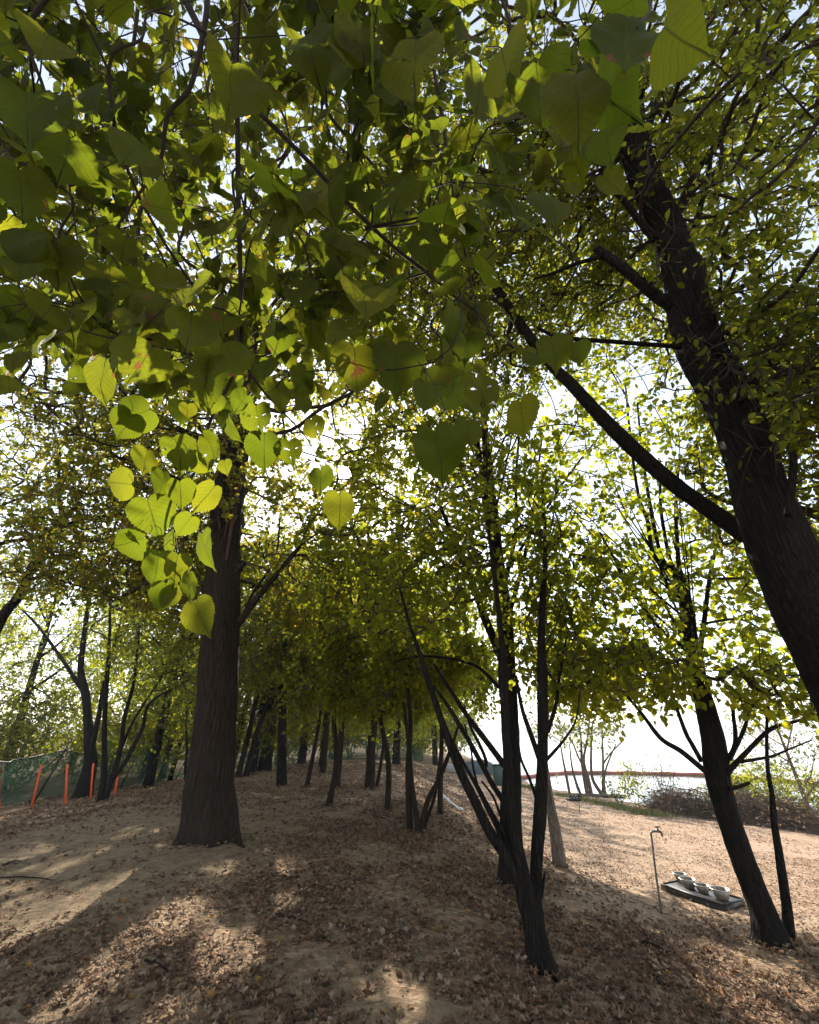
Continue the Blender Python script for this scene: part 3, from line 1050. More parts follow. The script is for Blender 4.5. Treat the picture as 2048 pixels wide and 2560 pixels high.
b = G(1365, 2440)
yf = b[1] + 0.05
S0 = stem([(1364, 2446, 66), (1351, 2373, 57), (1332, 2297, 50), (1313, 2240, 46), (1298, 2145, 34), (1287, 2078, 30), (1276, 1980, 26), (1268, 1850, 22), (1262, 1700, 18), (1244, 1500, 12), (1218, 1300, 8)], yf, 0.12, 0)
S2 = stem([(1318, 2250, 30), (1285, 2185, 28), (1256, 2126, 27), (1223, 2075, 25), (1190, 2008, 24), (1160, 1950, 22), (1130, 1874, 21), (1104, 1804, 18), (1076, 1718, 15), (1052, 1640, 12), (1024, 1560, 9), (1000, 1470, 6)], yf, 0.10, 0)
Cst = stem([(1352, 2330, 26), (1340, 2240, 30), (1343, 2141, 32), (1349, 2050, 36), (1354, 1959, 31), (1357, 1850, 27), (1356, 1700, 27), (1354, 1560, 18), (1364, 1370, 11), (1354, 1190, 7)], yf + 0.1, 0.25, 0)
limbs = [
    stem([(1290, 2190, 18), (1262, 2110, 18), (1241, 2060, 17), (1216, 2013, 15), (1190, 1962, 12), (1168, 1925, 9), (1140, 1870, 7), (1100, 1790, 5)], yf + 0.1, 0.2, 0),
    stem([(1300, 2180, 16), (1268, 2075, 15), (1260, 2009, 15), (1232, 1962, 14), (1209, 1920, 14), (1162, 1834, 12), (1104, 1742, 8), (1060, 1690, 5)], yf + 0.2, 0.3, 0),
    stem([(1209, 1922, 11), (1216, 1905, 10), (1197, 1858, 9), (1176, 1816, 7), (1160, 1760, 5)], yf + 0.25, 0.3, 0),
    stem([(1285, 2120, 8), (1258, 2060, 8), (1250, 2036, 7), (1232, 1990, 6), (1204, 1953, 5)], yf + 0.15, 0.2, 0),
    stem([(1195, 1967, 6), (1183, 1916, 6), (1178, 1874, 5), (1162, 1811, 4)], yf + 0.1, 0.2, 0),
    stem([(1352, 2245, 11), (1359, 2205, 9), (1363, 2180, 5)], yf + 0.15, 0.2, 0),
    stem([(1350, 1900, 16), (1325, 1830, 13), (1305, 1770, 11), (1290, 1690, 8)], yf + 0.1, 0.25, 0),
    stem([(1345, 2010, 9), (1325, 1950, 8), (1302, 1895, 7), (1295, 1840, 5)], yf + 0.1, 0.25, 0),
    stem([(1368, 1830, 12), (1390, 1760, 10), (1400, 1680, 8), (1420, 1580, 5)], yf + 0.1, 0.35, 0),
    stem([(1366, 1900, 9), (1410, 1850, 7), (1440, 1800, 5), (1450, 1730, 4)], yf + 0.1, 0.3, 0),
]
limbs += shoots(Cst, 8, 63, 0.4, 0.9, 2.4, 0.5, 0.014)
tree('linden_tree', "fan of leaning stems rising from one foot in front of the straight middle trunk", 'tree', [S0, S2, Cst], limbs,
     [(110, (0.2, 5.6, 3.6), (1.0, 1.0, 0.9)), (110, (1.5, 6.2, 5.4), (1.7, 1.4, 1.7)), (70, (2.3, 6.6, 3.3), (1.0, 0.8, 0.75))],
     103, 'mid', 0.098, M['leaf_linden'], M['bark_dark'], per=5, twigs=2, zmin=2.2, lump=0.085)

# --- the right double trunk beside the bowls
b = G(1932, 2372)
yr = b[1] + 0.12
R1 = stem([(1938, 2385, 104), (1928, 2345, 92), (1911, 2289, 80), (1878, 2202, 72), (1845, 2115, 69), (1816, 2029, 66), (1794, 1934, 70), (1786, 1856, 66), (1768, 1778, 58), (1752, 1720, 50), (1730, 1620, 42), (1714, 1512, 36), (1690, 1423, 30)], yr, 0.1, 0)
R2 = stem([(1972, 2340, 40), (1968, 2274, 30), (1954, 2173, 26), (1940, 2087, 21), (1935, 2051, 19), (1930, 1986, 15), (1919, 1908, 11), (1918, 1804, 9), (1925, 1726, 6)], yr + 0.05, 0.0, 0)
limbs = [
    stem([(1765, 1930, 18), (1704, 1879, 16), (1652, 1846, 13), (1600, 1778, 10), (1545, 1715, 6)], yr, 0.0, 1),
    stem([(1755, 1905, 15), (1730, 1860, 13), (1714, 1830, 12), (1686, 1752, 10), (1662, 1670, 7)], yr, 0.15, 1),
    stem([(1815, 1935, 18), (1860, 1887, 14), (1925, 1825, 12), (1985, 1805, 10), (2060, 1785, 7)], yr, -0.1, 1),
    stem([(1850, 1905, 10), (1925, 1892, 8), (1964, 1877, 6), (2030, 1850, 4)], yr, 0.1, 1),
    stem([(1810, 1915, 15), (1836, 1870, 13), (1839, 1830, 12), (1834, 1770, 9), (1850, 1700, 6)], yr, 0.1, 1),
    stem([(1825, 1900, 12), (1860, 1825, 11), (1885, 1760, 9), (1960, 1700, 6)], yr, -0.2, 1),
    stem([(1690, 1440, 16), (1635, 1388, 13), (1618, 1300, 11), (1594, 1227, 9), (1575, 1080, 7), (1564, 960, 4)], yr, 0.1, 4),
    stem([(1692, 1430, 15), (1653, 1388, 12), (1624, 1251, 10), (1605, 1130, 7), (1594, 1008, 5)], yr, 0.0, 4),
    stem([(1695, 1440, 14), (1674, 1394, 12), (1653, 1275, 9), (1650, 1150, 6)], yr, 0.15, 4),
    stem([(1700, 1440, 14), (1695, 1380, 12), (1690, 1260, 9), (1700, 1140, 6)], yr, -0.1, 4),
    stem([(1740, 1680, 20), (1760, 1560, 15), (1775, 1440, 11), (1800, 1330, 7)], yr, 0.1, 3),
    stem([(1822, 1972, 12), (1850, 1966, 11), (1874, 1957, 9)], yr - 0.12, 0.0, 1),
    stem([(1735, 1640, 14), (1640, 1560, 10), (1560, 1440, 8), (1500, 1330, 5)], yr, -0.15, 3),
]
limbs += shoots(R1, 18, 62, 0.5, 0.98, 3.4, 0.5, 0.02, (-0.1, 0.0))
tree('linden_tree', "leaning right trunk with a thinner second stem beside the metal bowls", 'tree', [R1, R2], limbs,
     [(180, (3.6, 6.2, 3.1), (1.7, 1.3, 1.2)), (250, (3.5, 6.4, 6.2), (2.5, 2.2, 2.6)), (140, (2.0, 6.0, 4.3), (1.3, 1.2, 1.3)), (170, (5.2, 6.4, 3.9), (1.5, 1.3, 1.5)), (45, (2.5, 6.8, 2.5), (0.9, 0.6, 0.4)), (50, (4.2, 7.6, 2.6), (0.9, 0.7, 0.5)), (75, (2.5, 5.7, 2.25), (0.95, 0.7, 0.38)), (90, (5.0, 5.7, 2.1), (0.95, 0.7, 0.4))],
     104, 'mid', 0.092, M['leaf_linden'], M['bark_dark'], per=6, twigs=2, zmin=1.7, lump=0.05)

# --- the great dark trunk at the right edge
yb, kb, zb = 3.55, -0.17, 0.0
T1 = with_foot(stem(wmul=0.93, px=[(2330, 2150, 330), (2200, 1900, 265), (2105, 1700, 225), (2030, 1542, 215), (1975, 1423, 200), (1940, 1334, 190), (1898, 1215, 158), (1862, 1096, 145), (1805, 978, 135), (1745, 860, 130), (1722, 772, 118), (1704, 683, 104), (1668, 564, 84), (1612, 445, 82), (1585, 356, 80), (1572, 290, 66), (1562, 215, 34), (1555, 120, 20)], y0=yb, k=kb, z0=zb), 1.15)
limbs = [
    stem([(1870, 1340, 62), (1766, 1269, 48), (1677, 1204, 45), (1576, 1115, 42), (1499, 1037, 36), (1428, 960, 31), (1380, 913, 28), (1297, 806, 26), (1238, 718, 21), (1180, 665, 14), (1120, 625, 8)], yb, -0.05, 2.3),
    stem([(1690, 770, 40), (1635, 736, 31), (1558, 671, 28), (1517, 641, 26), (1490, 622, 22)], yb, kb, zb),
    stem([(1510, 640, 13), (1440, 659, 11), (1390, 680, 9), (1335, 697, 6)], yb, kb, zb),
    stem([(1700, 868, 18), (1665, 864, 14), (1546, 855, 13), (1404, 843, 11), (1344, 819, 8)], yb, kb, zb),
    stem([(1575, 365, 34), (1534, 356, 25), (1480, 370, 20), (1440, 368, 18), (1400, 350, 15), (1360, 330, 12)], yb, kb, zb),
    stem([(1640, 600, 24), (1594, 546, 18), (1560, 500, 16), (1528, 463, 15), (1505, 400, 12), (1490, 330, 8)], yb, kb - 0.03, zb),
    stem([(1680, 560, 26), (1720, 490, 20), (1754, 410, 17), (1855, 273, 13), (1940, 190, 8)], yb, kb, zb),
    stem([(1720, 620, 22), (1745, 540, 18), (1766, 455, 15), (1780, 380, 9)], yb, kb + 0.05, zb),
    stem([(1600, 300, 30), (1598, 240, 24), (1600, 150, 16), (1610, 40, 10)], yb, kb, zb),
    stem([(1615, 330, 26), (1640, 262, 18), (1668, 160, 13), (1700, 40, 9)], yb, kb + 0.03, zb),
    stem([(1770, 850, 28), (1800, 870, 24), (1840, 910, 20), (1872, 965, 14)], yb - 0.25, kb, zb),
    stem([(1970, 1290, 24), (1978, 1230, 24), (1985, 1150, 22), (1972, 1110, 14)], yb - 0.35, kb, zb),
    stem([(1850, 1000, 24), (1930, 900, 18), (2010, 780, 13), (2090, 640, 8)], yb - 0.2, kb, zb),
    stem([(1790, 760, 20), (1850, 720, 14), (1900, 690, 10), (1990, 600, 7)], yb - 0.2, kb, zb),
]
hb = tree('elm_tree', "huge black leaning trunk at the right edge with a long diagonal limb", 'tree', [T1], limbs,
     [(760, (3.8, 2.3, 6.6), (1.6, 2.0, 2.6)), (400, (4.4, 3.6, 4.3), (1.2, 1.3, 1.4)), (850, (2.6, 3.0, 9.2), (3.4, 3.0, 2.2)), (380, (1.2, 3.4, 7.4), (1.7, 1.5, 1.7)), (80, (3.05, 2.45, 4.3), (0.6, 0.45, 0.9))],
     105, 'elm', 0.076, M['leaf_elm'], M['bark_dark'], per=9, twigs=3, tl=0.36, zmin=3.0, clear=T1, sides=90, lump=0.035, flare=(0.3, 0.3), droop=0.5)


# ------------------------------------------------------------------ the linden whose branches hang over the camera
rs = np.random.default_rng(77)
base = np.array([-1.5, -2.4, float(ground(-1.5, -2.4)) - 0.1])
NT = thing('linden_tree', "nearest linden tree whose big leaves hang over the top of the view", 'tree', (base[0], base[1], base[2] + 0.1))
off = np.array(NT.location)
tp = np.array([base, [-1.47, -2.38, 1.0], [-1.4, -2.3, 2.6], [-1.25, -2.1, 4.4], [-1.2, -2.0, 6.2], [-1.1, -1.8, 8.2]])
trr = np.array([0.27, 0.2, 0.175, 0.15, 0.11, 0.05])
a = Acc(); V, F = tube(*resample(tp, trr, 0.08), 24, 0.04, seed=8, flare=(0.2, 0.4)); a.add(V, F)
a.build('trunk', M['bark_brown'], NT, off)


def near(px, t):
    """hanging branch through photograph points at depth t (one value or a pair first, last)"""
    ts = np.linspace(t[0], t[1], len(px)) if isinstance(t, tuple) else np.full(len(px), t)
    pts = np.array([P(u * K, v * K, q) for (u, v, w), q in zip(px, ts)])
    rad = np.array([0.68 * w * K * q / 1024.0 for (u, v, w), q in zip(px, ts)])
    return pts, rad


def arch(start, st):
    """lead a visible branch back up to where it leaves the tree"""
    p, r = st
    back = nrm(p[0] - p[1])
    m1_ = p[0] + back * 0.45 + np.array([0, -0.05, 0.1])
    m2_ = m1_ + back * 0.4 + nrm(start - m1_) * 0.5 + np.array([0, 0, 0.25])
    return np.vstack([start, m2_, m1_, p]), np.concatenate([[r[0] * 2.4, r[0] * 1.7, r[0] * 1.25], r])


j1, j2, j3, j4 = np.array([-1.25, -2.1, 4.4]), np.array([-1.2, -2.0, 5.6]), np.array([-1.35, -2.2, 3.6]), np.array([-1.15, -1.9, 7.0])
F1 = arch(j1, near([(480, -60, 9), (497, 60, 8), (500, 230, 7.5), (503, 450, 7), (508, 640, 6.5), (505, 750, 6), (472, 830, 5), (440, 895, 4.5), (425, 965, 4.5), (402, 1010, 4), (385, 1060, 3.5), (368, 1105, 3), (372, 1160, 2.5), (378, 1210, 2), (392, 1255, 1.6)], (1.75, 1.22)))
F1b = near([(505, 748, 5), (530, 790, 4.2), (560, 830, 3.6), (600, 872, 3), (640, 915, 2.2), (668, 960, 1.5)], (1.4, 1.5))
F2 = arch(j2, near([(420, 60, 10), (470, 150, 9), (515, 205, 8), (580, 270, 7.5), (650, 340, 7), (700, 395, 7), (760, 455, 6.5), (830, 520, 6), (900, 575, 5), (960, 625, 4), (1010, 665, 3), (1050, 735, 2)], (1.7, 1.45)))
F3 = arch(j3, near([(438, -30, 9), (432, 45, 8), (402, 180, 7), (355, 240, 6.5), (340, 330, 6), (320, 370, 5), (288, 415, 4), (250, 470, 3), (215, 520, 2)], (1.5, 1.35)))
F4 = arch(j2, near([(700, -60, 7), (690, 100, 6), (690, 230, 5), (745, 300, 4.5), (800, 370, 4), (825, 470, 3), (820, 560, 2.5), (790, 650, 2)], (1.9, 1.8)))
F5 = arch(j3, near([(150, -80, 8), (60, 60, 6.5), (90, 180, 5), (130, 300, 4), (150, 420, 3), (165, 520, 2)], (1.3, 1.3)))
F6 = arch(j4, near([(1000, -150, 7), (1050, -20, 5), (1080, 80, 4), (1060, 180, 3), (1040, 260, 2)], (1.25, 1.05)))
F7 = arch(j4, near([(1250, -150, 6), (1330, -60, 5), (1370, 10, 3.5), (1340, 60, 2.5)], (0.72, 0.56)))
F8 = arch(j2, near([(300, -100, 7), (280, 100, 5), (240, 260, 4), (200, 400, 3), (120, 520, 2.2), (60, 600, 1.6)], (2.2, 2.0)))
F9 = arch(j4, near([(880, -100, 7), (900, 60, 5.5), (930, 240, 5), (950, 380, 4), (985, 560, 3), (1010, 690, 2.5), (990, 780, 1.6)], (1.7, 1.35)))
BR = [F1, F1b, F2, F3, F4, F5, F6, F7, F8, F9]
stems = []
for q, (p, r) in enumerate(BR):
    a = Acc(); V, F = tube(*resample(p, r, 0.02), 8, 0.05, seed=20 + q); a.add(V, F)
    a.build('branch', M['bark_twig'], NT, off)
    stems.append(resample(p, r, 0.08))


def lower_edge(u):
    return np.interp(u, [-300, 0, 250, 420, 600, 900, 1050, 1150, 1250, 1500, 1640, 1800], [820, 860, 960, 1020, 1080, 980, 1020, 1000, 560, 340, 240, -100])


pts = []
while len(pts) < 740:
    u = rs.uniform(-250, 1600); v = rs.uniform(-350, 1080)
    if v > lower_edge(u) - 90:
        continue
    if u > 1150 and rs.uniform() > 0.4:
        continue
    t = rs.choice([rs.uniform(0.85, 1.3), rs.uniform(1.3, 2.0), rs.uniform(2.0, 3.6)], p=[0.13, 0.39, 0.48])
    if u > 1000 and v < 500:
        t = max(t, 1.0)
    pts.append(P(u, v, t))
pts = np.array(pts)
chains, direc = grow(stems, pts, 0.5, None, 0.0)
acc = Acc()
for ch, ws, rmax in chains:
    rad = np.minimum(0.0014 * ws ** 0.42, 0.7 * rmax); rad[0] = min(rad[1] * 1.2, 0.8 * rmax)
    m2 = ch.copy()
    if len(ch) > 2:
        m2[1:-1] += rs.normal(0, 0.012, (len(ch) - 2, 3))
    d4 = catmull(np.c_[m2, rad], 4)
    V, F = tube(d4[:, :3], np.maximum(d4[:, 3], 0.0009), 5, cap=False); acc.add(V, F, 1)
pos, Ys, Ns, Sz = [], [], [], []


def hang_leaf(p, size, face, tip, sp=0.4):
    """leaf on its stalk at p"""
    stalk = nrm(np.array([rs.normal(0, 0.5), rs.normal(0, 0.5), -0.35]))
    q = p + stalk * size * sp
    V, F = tube(np.array([p, p + stalk * size * sp * 0.55 + [0, 0, 0.004], q]), [0.0011, 0.0009, 0.0008], 4, cap=False); acc.add(V, F, 1)
    pos.append(q); Ys.append(tip); Ns.append(face); Sz.append(size)


for a_, (p, d) in enumerate(zip(pts, direc)):
    for tw in range(1 if rs.uniform() < 0.5 else 2):
        dr = nrm(d * 0.8 + rs.normal(0, 0.5, 3) + [0, 0, -0.35])
        L = rs.uniform(0.12, 0.26)
        nl = int(rs.integers(3, 6))
        cu = [p + dr * L * s + np.array([0, 0, -0.3]) * L * s * s for s in np.linspace(0, 1, 5)]
        V, F = tube(np.array(cu), np.linspace(0.0016, 0.0008, 5), 4, cap=False); acc.add(V, F, 1)
        for k in range(nl):
            s = (k + 0.7) / nl
            q = p + dr * L * s + np.array([0, 0, -0.3]) * L * s * s
            az = rs.uniform(0, 6.283)
            face = np.array([rs.normal(0, 0.55), -1.0, rs.normal(0.0, 0.45)]) if rs.uniform() < 0.7 else np.array([math.cos(az), math.sin(az), rs.normal(0.35, 0.4)])
            tip = np.array([rs.normal(0, 0.35), rs.normal(0, 0.35), -1.0]) + dr * 0.35
            hang_leaf(q, rs.uniform(0.058, 0.108), face, tip)

# leaves one can tell apart: the sunlit spray lower left and the big ones along the top (u, v = stalk end; px = length; tilt; depth)
EXPL = [
    (432, 915, 92, 0.25, 1.22), (478, 880, 88, 0.15, 1.24), (365, 916, 78, 0.0, 1.2), (415, 955, 66, -0.3, 1.25), (320, 860, 90, -0.9, 1.2),
    (310, 945, 82, -0.3, 1.19), (280, 1020, 92, -1.35, 1.15), (308, 1045, 92, 0.25, 1.16), (345, 990, 68, 0.1, 1.2), (378, 1010, 70, 0.2, 1.2),
    (455, 1020, 84, -0.1, 1.24), (400, 960, 74, 0.75, 1.24), (472, 968, 32, 0.2, 1.25), (405, 1085, 60, -0.15, 1.23), (425, 1120, 84, -0.1, 1.24),
    (360, 1120, 76, -0.35, 1.2), (310, 1130, 70, -1.0, 1.17), (335, 1160, 92, -0.2, 1.18), (375, 1165, 72, 0.1, 1.2), (350, 1225, 88, -0.35, 1.18),
    (395, 1205, 80, 0.0, 1.2), (410, 1262, 86, 0.5, 1.22), (370, 1235, 70, -0.1, 1.19), (310, 1110, 30, 0.2, 1.2), (290, 870, 80, -0.6, 1.2),
    (540, 850, 78, 0.1, 1.35), (556, 910, 80, 0.05, 1.32), (610, 925, 55, 0.1, 1.36), (520, 830, 60, -0.4, 1.4), (655, 880, 55, 0.35, 1.42),
    (585, 800, 62, 0.2, 1.4), (640, 830, 50, -0.2, 1.45), (460, 830, 60, -0.4, 1.35), (430, 820, 52, -0.3, 1.35), (395, 850, 46, 0.0, 1.3),
    (675, 985, 76, 0.1, 1.45), (715, 1035, 80, 0.05, 1.42), (330, 800, 70, -0.5, 1.3), (745, 725, 118, 0.1, 1.05), (830, 720, 118, 0.05, 1.06),
    (1000, 790, 105, 0.3, 1.0), (930, 770, 95, -0.25, 1.02), (1095, 840, 85, 0.05, 1.1), (1160, 705, 92, 0.1, 0.95), (1215, 720, 62, 0.1, 1.05),
    (960, 640, 80, -0.2, 1.1), (890, 490, 95, 0.2, 1.1), (1015, 150, 150, -0.15, 0.75), (1055, 100, 170, 0.1, 0.7), (1130, 130, 165, 0.1, 0.68),
    (1210, 150, 190, 0.05, 0.62), (1245, 160, 170, 0.5, 0.64), (1320, 35, 170, -0.1, 0.56), (1395, 50, 215, 0.15, 0.5), (880, 80, 170, -0.1, 0.75),
    (740, 90, 130, 0.1, 0.85), (640, 60, 150, 0.25, 0.8), (485, 130, 130, 0.0, 0.9), (240, 210, 110, 0.2, 0.95), (150, 290, 130, -0.1, 0.9),
    (60, 200, 160, 0.2, 0.8), (120, 500, 130, 0.1, 0.95), (40, 350, 140, 0.1, 0.85), (265, 500, 85, 0.1, 1.2), (40, 500, 95, -0.2, 1.15), (205, 640, 80, 0.1, 1.25),
    (110, 640, 85, -0.35, 1.2), (45, 620, 70, 0.2, 1.25), (230, 560, 100, 0.2, 1.1), (185, 700, 70, 0.0, 1.3), (470, 620, 95, 0.1, 1.15), (690, 380, 95, 0.1, 1.15),
    (745, 340, 90, -0.2, 1.2), (545, 540, 90, 0.1, 1.2), (640, 590, 85, 0.0, 1.2), (740, 640, 75, 0.1, 1.3), (600, 680, 80, -0.2, 1.3), (350, 560, 85, 0.1, 1.2),
]
for (u, v, ln, tilt, t) in EXPL:
    if v > 780 and u < 500:
        t *= rs.uniform(1.02, 1.1); ln *= rs.uniform(0.75, 1.05); tilt += rs.normal(0, 0.25)
    p = P(u * K, v * K, t)
    size = ln * K * t / 1024.0 / 1.05
    tip = np.array([math.sin(tilt), (0.55 * SP) * math.cos(tilt) + rs.normal(0, 0.12), -CP * math.cos(tilt)])
    face = nrm(CAM - p) + rs.normal(0, 0.6 if v > 780 else (0.2 if ln > 140 else 0.4), 3)
    size *= rs.uniform(0.82, 1.12) * (0.86 if ln > 140 else 1.0)
    st = p + np.array([rs.normal(0, 0.02), 0.01, 0.045])
    V, F = tube(np.array([st, (st + p) / 2 + [0.004, 0, 0.004], p]), [0.0012, 0.0010, 0.0009], 4, cap=False); acc.add(V, F, 1)
    pos.append(p); Ys.append(tip); Ns.append(face); Sz.append(size)
pos = np.array(pos); Ys = nrm(np.array(Ys)); Ns = np.array(Ns); Sz = np.array(Sz)
dv = nrm(pos + Ys * Sz[:, None] * 0.5 - CAM)
keep = (np.arccos(np.clip(dv @ SUN, -1, 1)) > 0.045) & (np.linalg.norm(pos - CAM, axis=1) > 0.42)
# the main hanging twigs stay mostly bare in front, their leaves sit at the side
nd_ = len(pos) - len(EXPL)
mid_ = pos + Ys * Sz[:, None] * 0.5
for st_ in (F1, F2, F3, F1b):
    q_ = resample(st_[0], st_[1], 0.04)[0]
    qd = nrm(q_ - CAM); ql = np.linalg.norm(q_ - CAM, axis=1)
    c_ = dv @ qd.T
    b_ = np.argmax(c_, 1)
    hit = (np.arccos(np.clip(c_[np.arange(len(pos)), b_], -1, 1)) < 0.030) & (np.linalg.norm(mid_ - CAM, axis=1) < ql[b_] + 0.03)
    hit[nd_:] = False
    keep &= ~(hit & (rs.uniform(size=len(pos)) < 0.8))
V, F, UV = place_leaves('near', pos[keep], Ys[keep], Ns[keep], Sz[keep], rs)
uv_all = np.vstack([np.zeros((acc.n, 2)), UV])
acc.add(V, [F], 0)
VV = np.concatenate(acc.V) - off
keys = list(acc.F)
me = build_mesh('crown', VV, [np.concatenate(acc.F[k]) for k in keys], [M['leaf_near'], M['bark_twig']], [k[1] for k in keys], True, uv_all)
obj('crown', me, NT)


# ------------------------------------------------------------------ trees behind and at the left
def lean_stem(u, v, w, top, n=6, bend=0.1, seed=0, w_top=0.35):
    """trunk from the ground point seen at (u, v) to a world offset top; w = width in photograph pixels at the foot"""
    r = np.random.default_rng(seed)
    b = G(u, v)
    t = (b[1] * CP + (b[2] - CAM[2]) * SP)
    r0 = 0.5 * w * t / 1024.0
    s = np.linspace(0, 1, n)[:, None]
    p = sink(b) + np.asarray(top, float) * s
    p[1:-1, :2] += r.normal(0, bend, (n - 2, 2)) * 0.5
    return p, r0 * (1 - (1 - w_top) * s[:, 0]), b


def forks(st, k, seed, length, z0=0.5, up=0.8):
    """a few thinner limbs leaving a trunk"""
    r = np.random.default_rng(seed)
    p, rad = st
    p2, r2 = resample(p, rad, 0.15)
    out = []
    for q in range(k):
        i = int(len(p2) * r.uniform(z0, 0.9))
        az = r.uniform(0, 6.283)
        d = nrm(np.array([math.cos(az), math.sin(az), up * r.uniform(0.6, 1.6)]))
        L = length * r.uniform(0.6, 1.1)
        s = np.linspace(0, 1, 5)[:, None]
        c = p2[i] + d * L * s + np.array([0, 0, 0.25]) * L * s ** 2 + r.normal(0, 0.05, (5, 3)) * s
        out.append((c, r2[i] * np.linspace(0.6, 0.15, 5)))
    return out


def small_tree(name, label, u, v, w, top, crowns, seed, leaf='leaf_linden', bark='bark_brown', size=0.118, kind='far', nf=3, fl=1.3, extra=(), group=None, **kw):
    p, r, b = lean_stem(u, v, w, top, seed=seed)
    q_ = np.random.default_rng(seed + 7)
    lowz = min(c[1][2] - c[2][2] for c in crowns if c[0] > 50) if any(c[0] > 50 for c in crowns) else 2.0
    crowns = list(crowns) + [(int(q_.integers(22, 45)), (q_.uniform(-1.4, 1.4), q_.uniform(-1.0, 0.6), max(2.3, lowz + q_.uniform(-0.1, 0.6))), (q_.uniform(0.35, 0.7), 0.4, q_.uniform(0.3, 0.5))) for _ in range(5)]
    fk = forks((p, r), nf, seed + 1, fl)
    cr = [(c[0], b + np.array(c[1], float), c[2]) + tuple(c[3:]) for c in crowns]
    trunks = [(p, r)] + [e for e in extra]
    return tree(name, label, 'tree', trunks, fk, cr, seed, kind, size, M[leaf], M[bark], group=group, sides=12, lump=0.05, flare=(0.15, 0.35), **kw)


KW = dict(per=6, twigs=2, tl=0.42, zmin=1.3, tip=0.004)
# row along the mound, near to far
small_tree('linden_tree', "slim straight sapling trunk on the slope, third from the fan of stems", 821, 2015, 16, (0.15, 0.1, 5.6),
           [(215, (0.3, 0.3, 4.00), (1.6, 1.5, 1.9)), (60, (0.6, -0.4, 3.45), (1.3, 0.9, 0.7))], 201, **KW)
small_tree('linden_tree', "slender trunk with a fork left of the fan of stems, crown drooping to the right", 969, 2024, 16, (-0.5, 0.2, 5.2),
           [(215, (-0.3, 0.2, 4.00), (1.6, 1.5, 1.8)), (60, (-0.5, -0.4, 3.25), (1.3, 0.8, 0.6))], 202, **KW)
bk = G(1032, 2080)
ex = [stem(k2([(882, 1755, 14), (874, 1700, 12), (866, 1640, 11), (860, 1560, 9), (850, 1480, 6)]), bk[1], 0.05, 0),
      stem(k2([(884, 1757, 12), (900, 1690, 11), (925, 1640, 10), (945, 1590, 8), (965, 1530, 5)]), bk[1], 0.1, 0),
      stem(k2([(895, 1735, 8), (912, 1690, 7), (920, 1650, 7), (925, 1610, 5)]), bk[1] + 0.2, 0.1, 0)]
small_tree('linden_tree', "small cluster of stems rising close together just left of the fan of stems", 1026, 2078, 17, (-0.1, 0.2, 5.0),
           [(150, (-0.1, 0.3, 4.35), (1.4, 1.4, 1.7)), (114, (0.35, -0.2, 3.15), (1.2, 0.8, 0.7))], 203, extra=[with_foot(e) for e in ex], per=6, twigs=2, tl=0.35, zmin=0.5, tip=0.004)
small_tree('linden_tree', "short grey trunk beside the white plastic sheet", 1100, 2038, 15, (0.0, 0.3, 4.6),
           [(120, (0.1, 0.5, 4.25), (1.5, 1.4, 1.5)), (240, (1.0, 1.4, 4.90), (1.8, 1.5, 1.9)), (110, (0.7, 0.6, 3.2), (1.3, 0.8, 0.65))], 204, **KW)
small_tree('linden_tree', "thick grey trunk behind the slender forked one on the slope", 924, 1972, 25, (0.1, 0.3, 7.2),
           [(384, (0.1, 0.3, 5.60), (2.3, 2.2, 2.4)), (79, (0.2, -0.9, 3.85), (1.8, 0.9, 0.6))], 205, leaf='leaf_far', **KW)
small_tree('linden_tree', "grey trunk half hidden behind the slim sapling on the slope", 841, 1971, 19, (0.0, 0.2, 9.5),
           [(360, (0.2, 0.2, 5.60), (2.2, 2.0, 2.2)), (77, (0.0, -0.8, 3.75), (1.7, 0.9, 0.6)), (200, (-0.4, -0.8, 10.00), (3.0, 2.3, 2.3))], 206, leaf='leaf_far', **KW)
small_tree('linden_tree', "thin twisted sapling with orange leaves near its fork", 766, 1967, 12, (0.5, 0.2, 4.8),
           [(204, (0.6, 0.2, 3.90), (1.3, 1.3, 1.3))], 207, leaf='leaf_autumn', **KW)
small_tree('broadleaf_tree', "dark trunk leaning left on the crest of the mound", 706, 1964, 27, (-1.0, 0.3, 8.0),
           [(1069, (-0.6, 0.3, 6.6), (3.2, 2.8, 2.8)), (132, (0.8, -0.5, 4.25), (2.2, 1.2, 0.9)), (304, (-1.0, 0.0, 5.00), (2.8, 1.6, 1.7))], 208, leaf='leaf_autumn', bark='bark_dark', **KW)
small_tree('broadleaf_tree', "first of two close leaning trunks right of the tallest trunk", 594, 1945, 14, (0.8, 0.3, 8.6),
           [(332, (0.9, 0.3, 6.60), (2.2, 2.2, 2.6))], 209, leaf='leaf_far', bark='bark_dark', **KW)
small_tree('broadleaf_tree', "second of two close leaning trunks right of the tallest trunk", 613, 1943, 15, (1.2, 0.5, 8.8),
           [(332, (1.2, 0.3, 6.80), (2.2, 2.2, 2.6))], 210, leaf='leaf_autumn', bark='bark_dark', **KW)
small_tree('broadleaf_tree', "broad dark trunk in the clump beyond the two leaning trunks", 661, 1929, 34, (0.1, 0.4, 9.5),
           [(537, (0.0, 0.3, 7.20), (3.2, 2.8, 3.2))], 211, leaf='leaf_far', bark='bark_dark', **KW)
small_tree('broadleaf_tree', "narrow trunk at the left side of the dark clump on the crest", 634, 1931, 15, (0.2, 0.4, 8.2),
           [(281, (0.1, 0.3, 6.40), (2.0, 2.2, 2.4))], 212, leaf='leaf_far', bark='bark_dark', **KW)
small_tree('broadleaf_tree', "trunk on the crest behind the thin twisted sapling", 807, 1932, 17, (0.0, 0.3, 8.0),
           [(384, (0.1, 0.3, 6.20), (2.6, 2.4, 2.6)), (105, (0.2, -0.8, 4.15), (2.2, 1.0, 0.8))], 213, leaf='leaf_far', **KW)
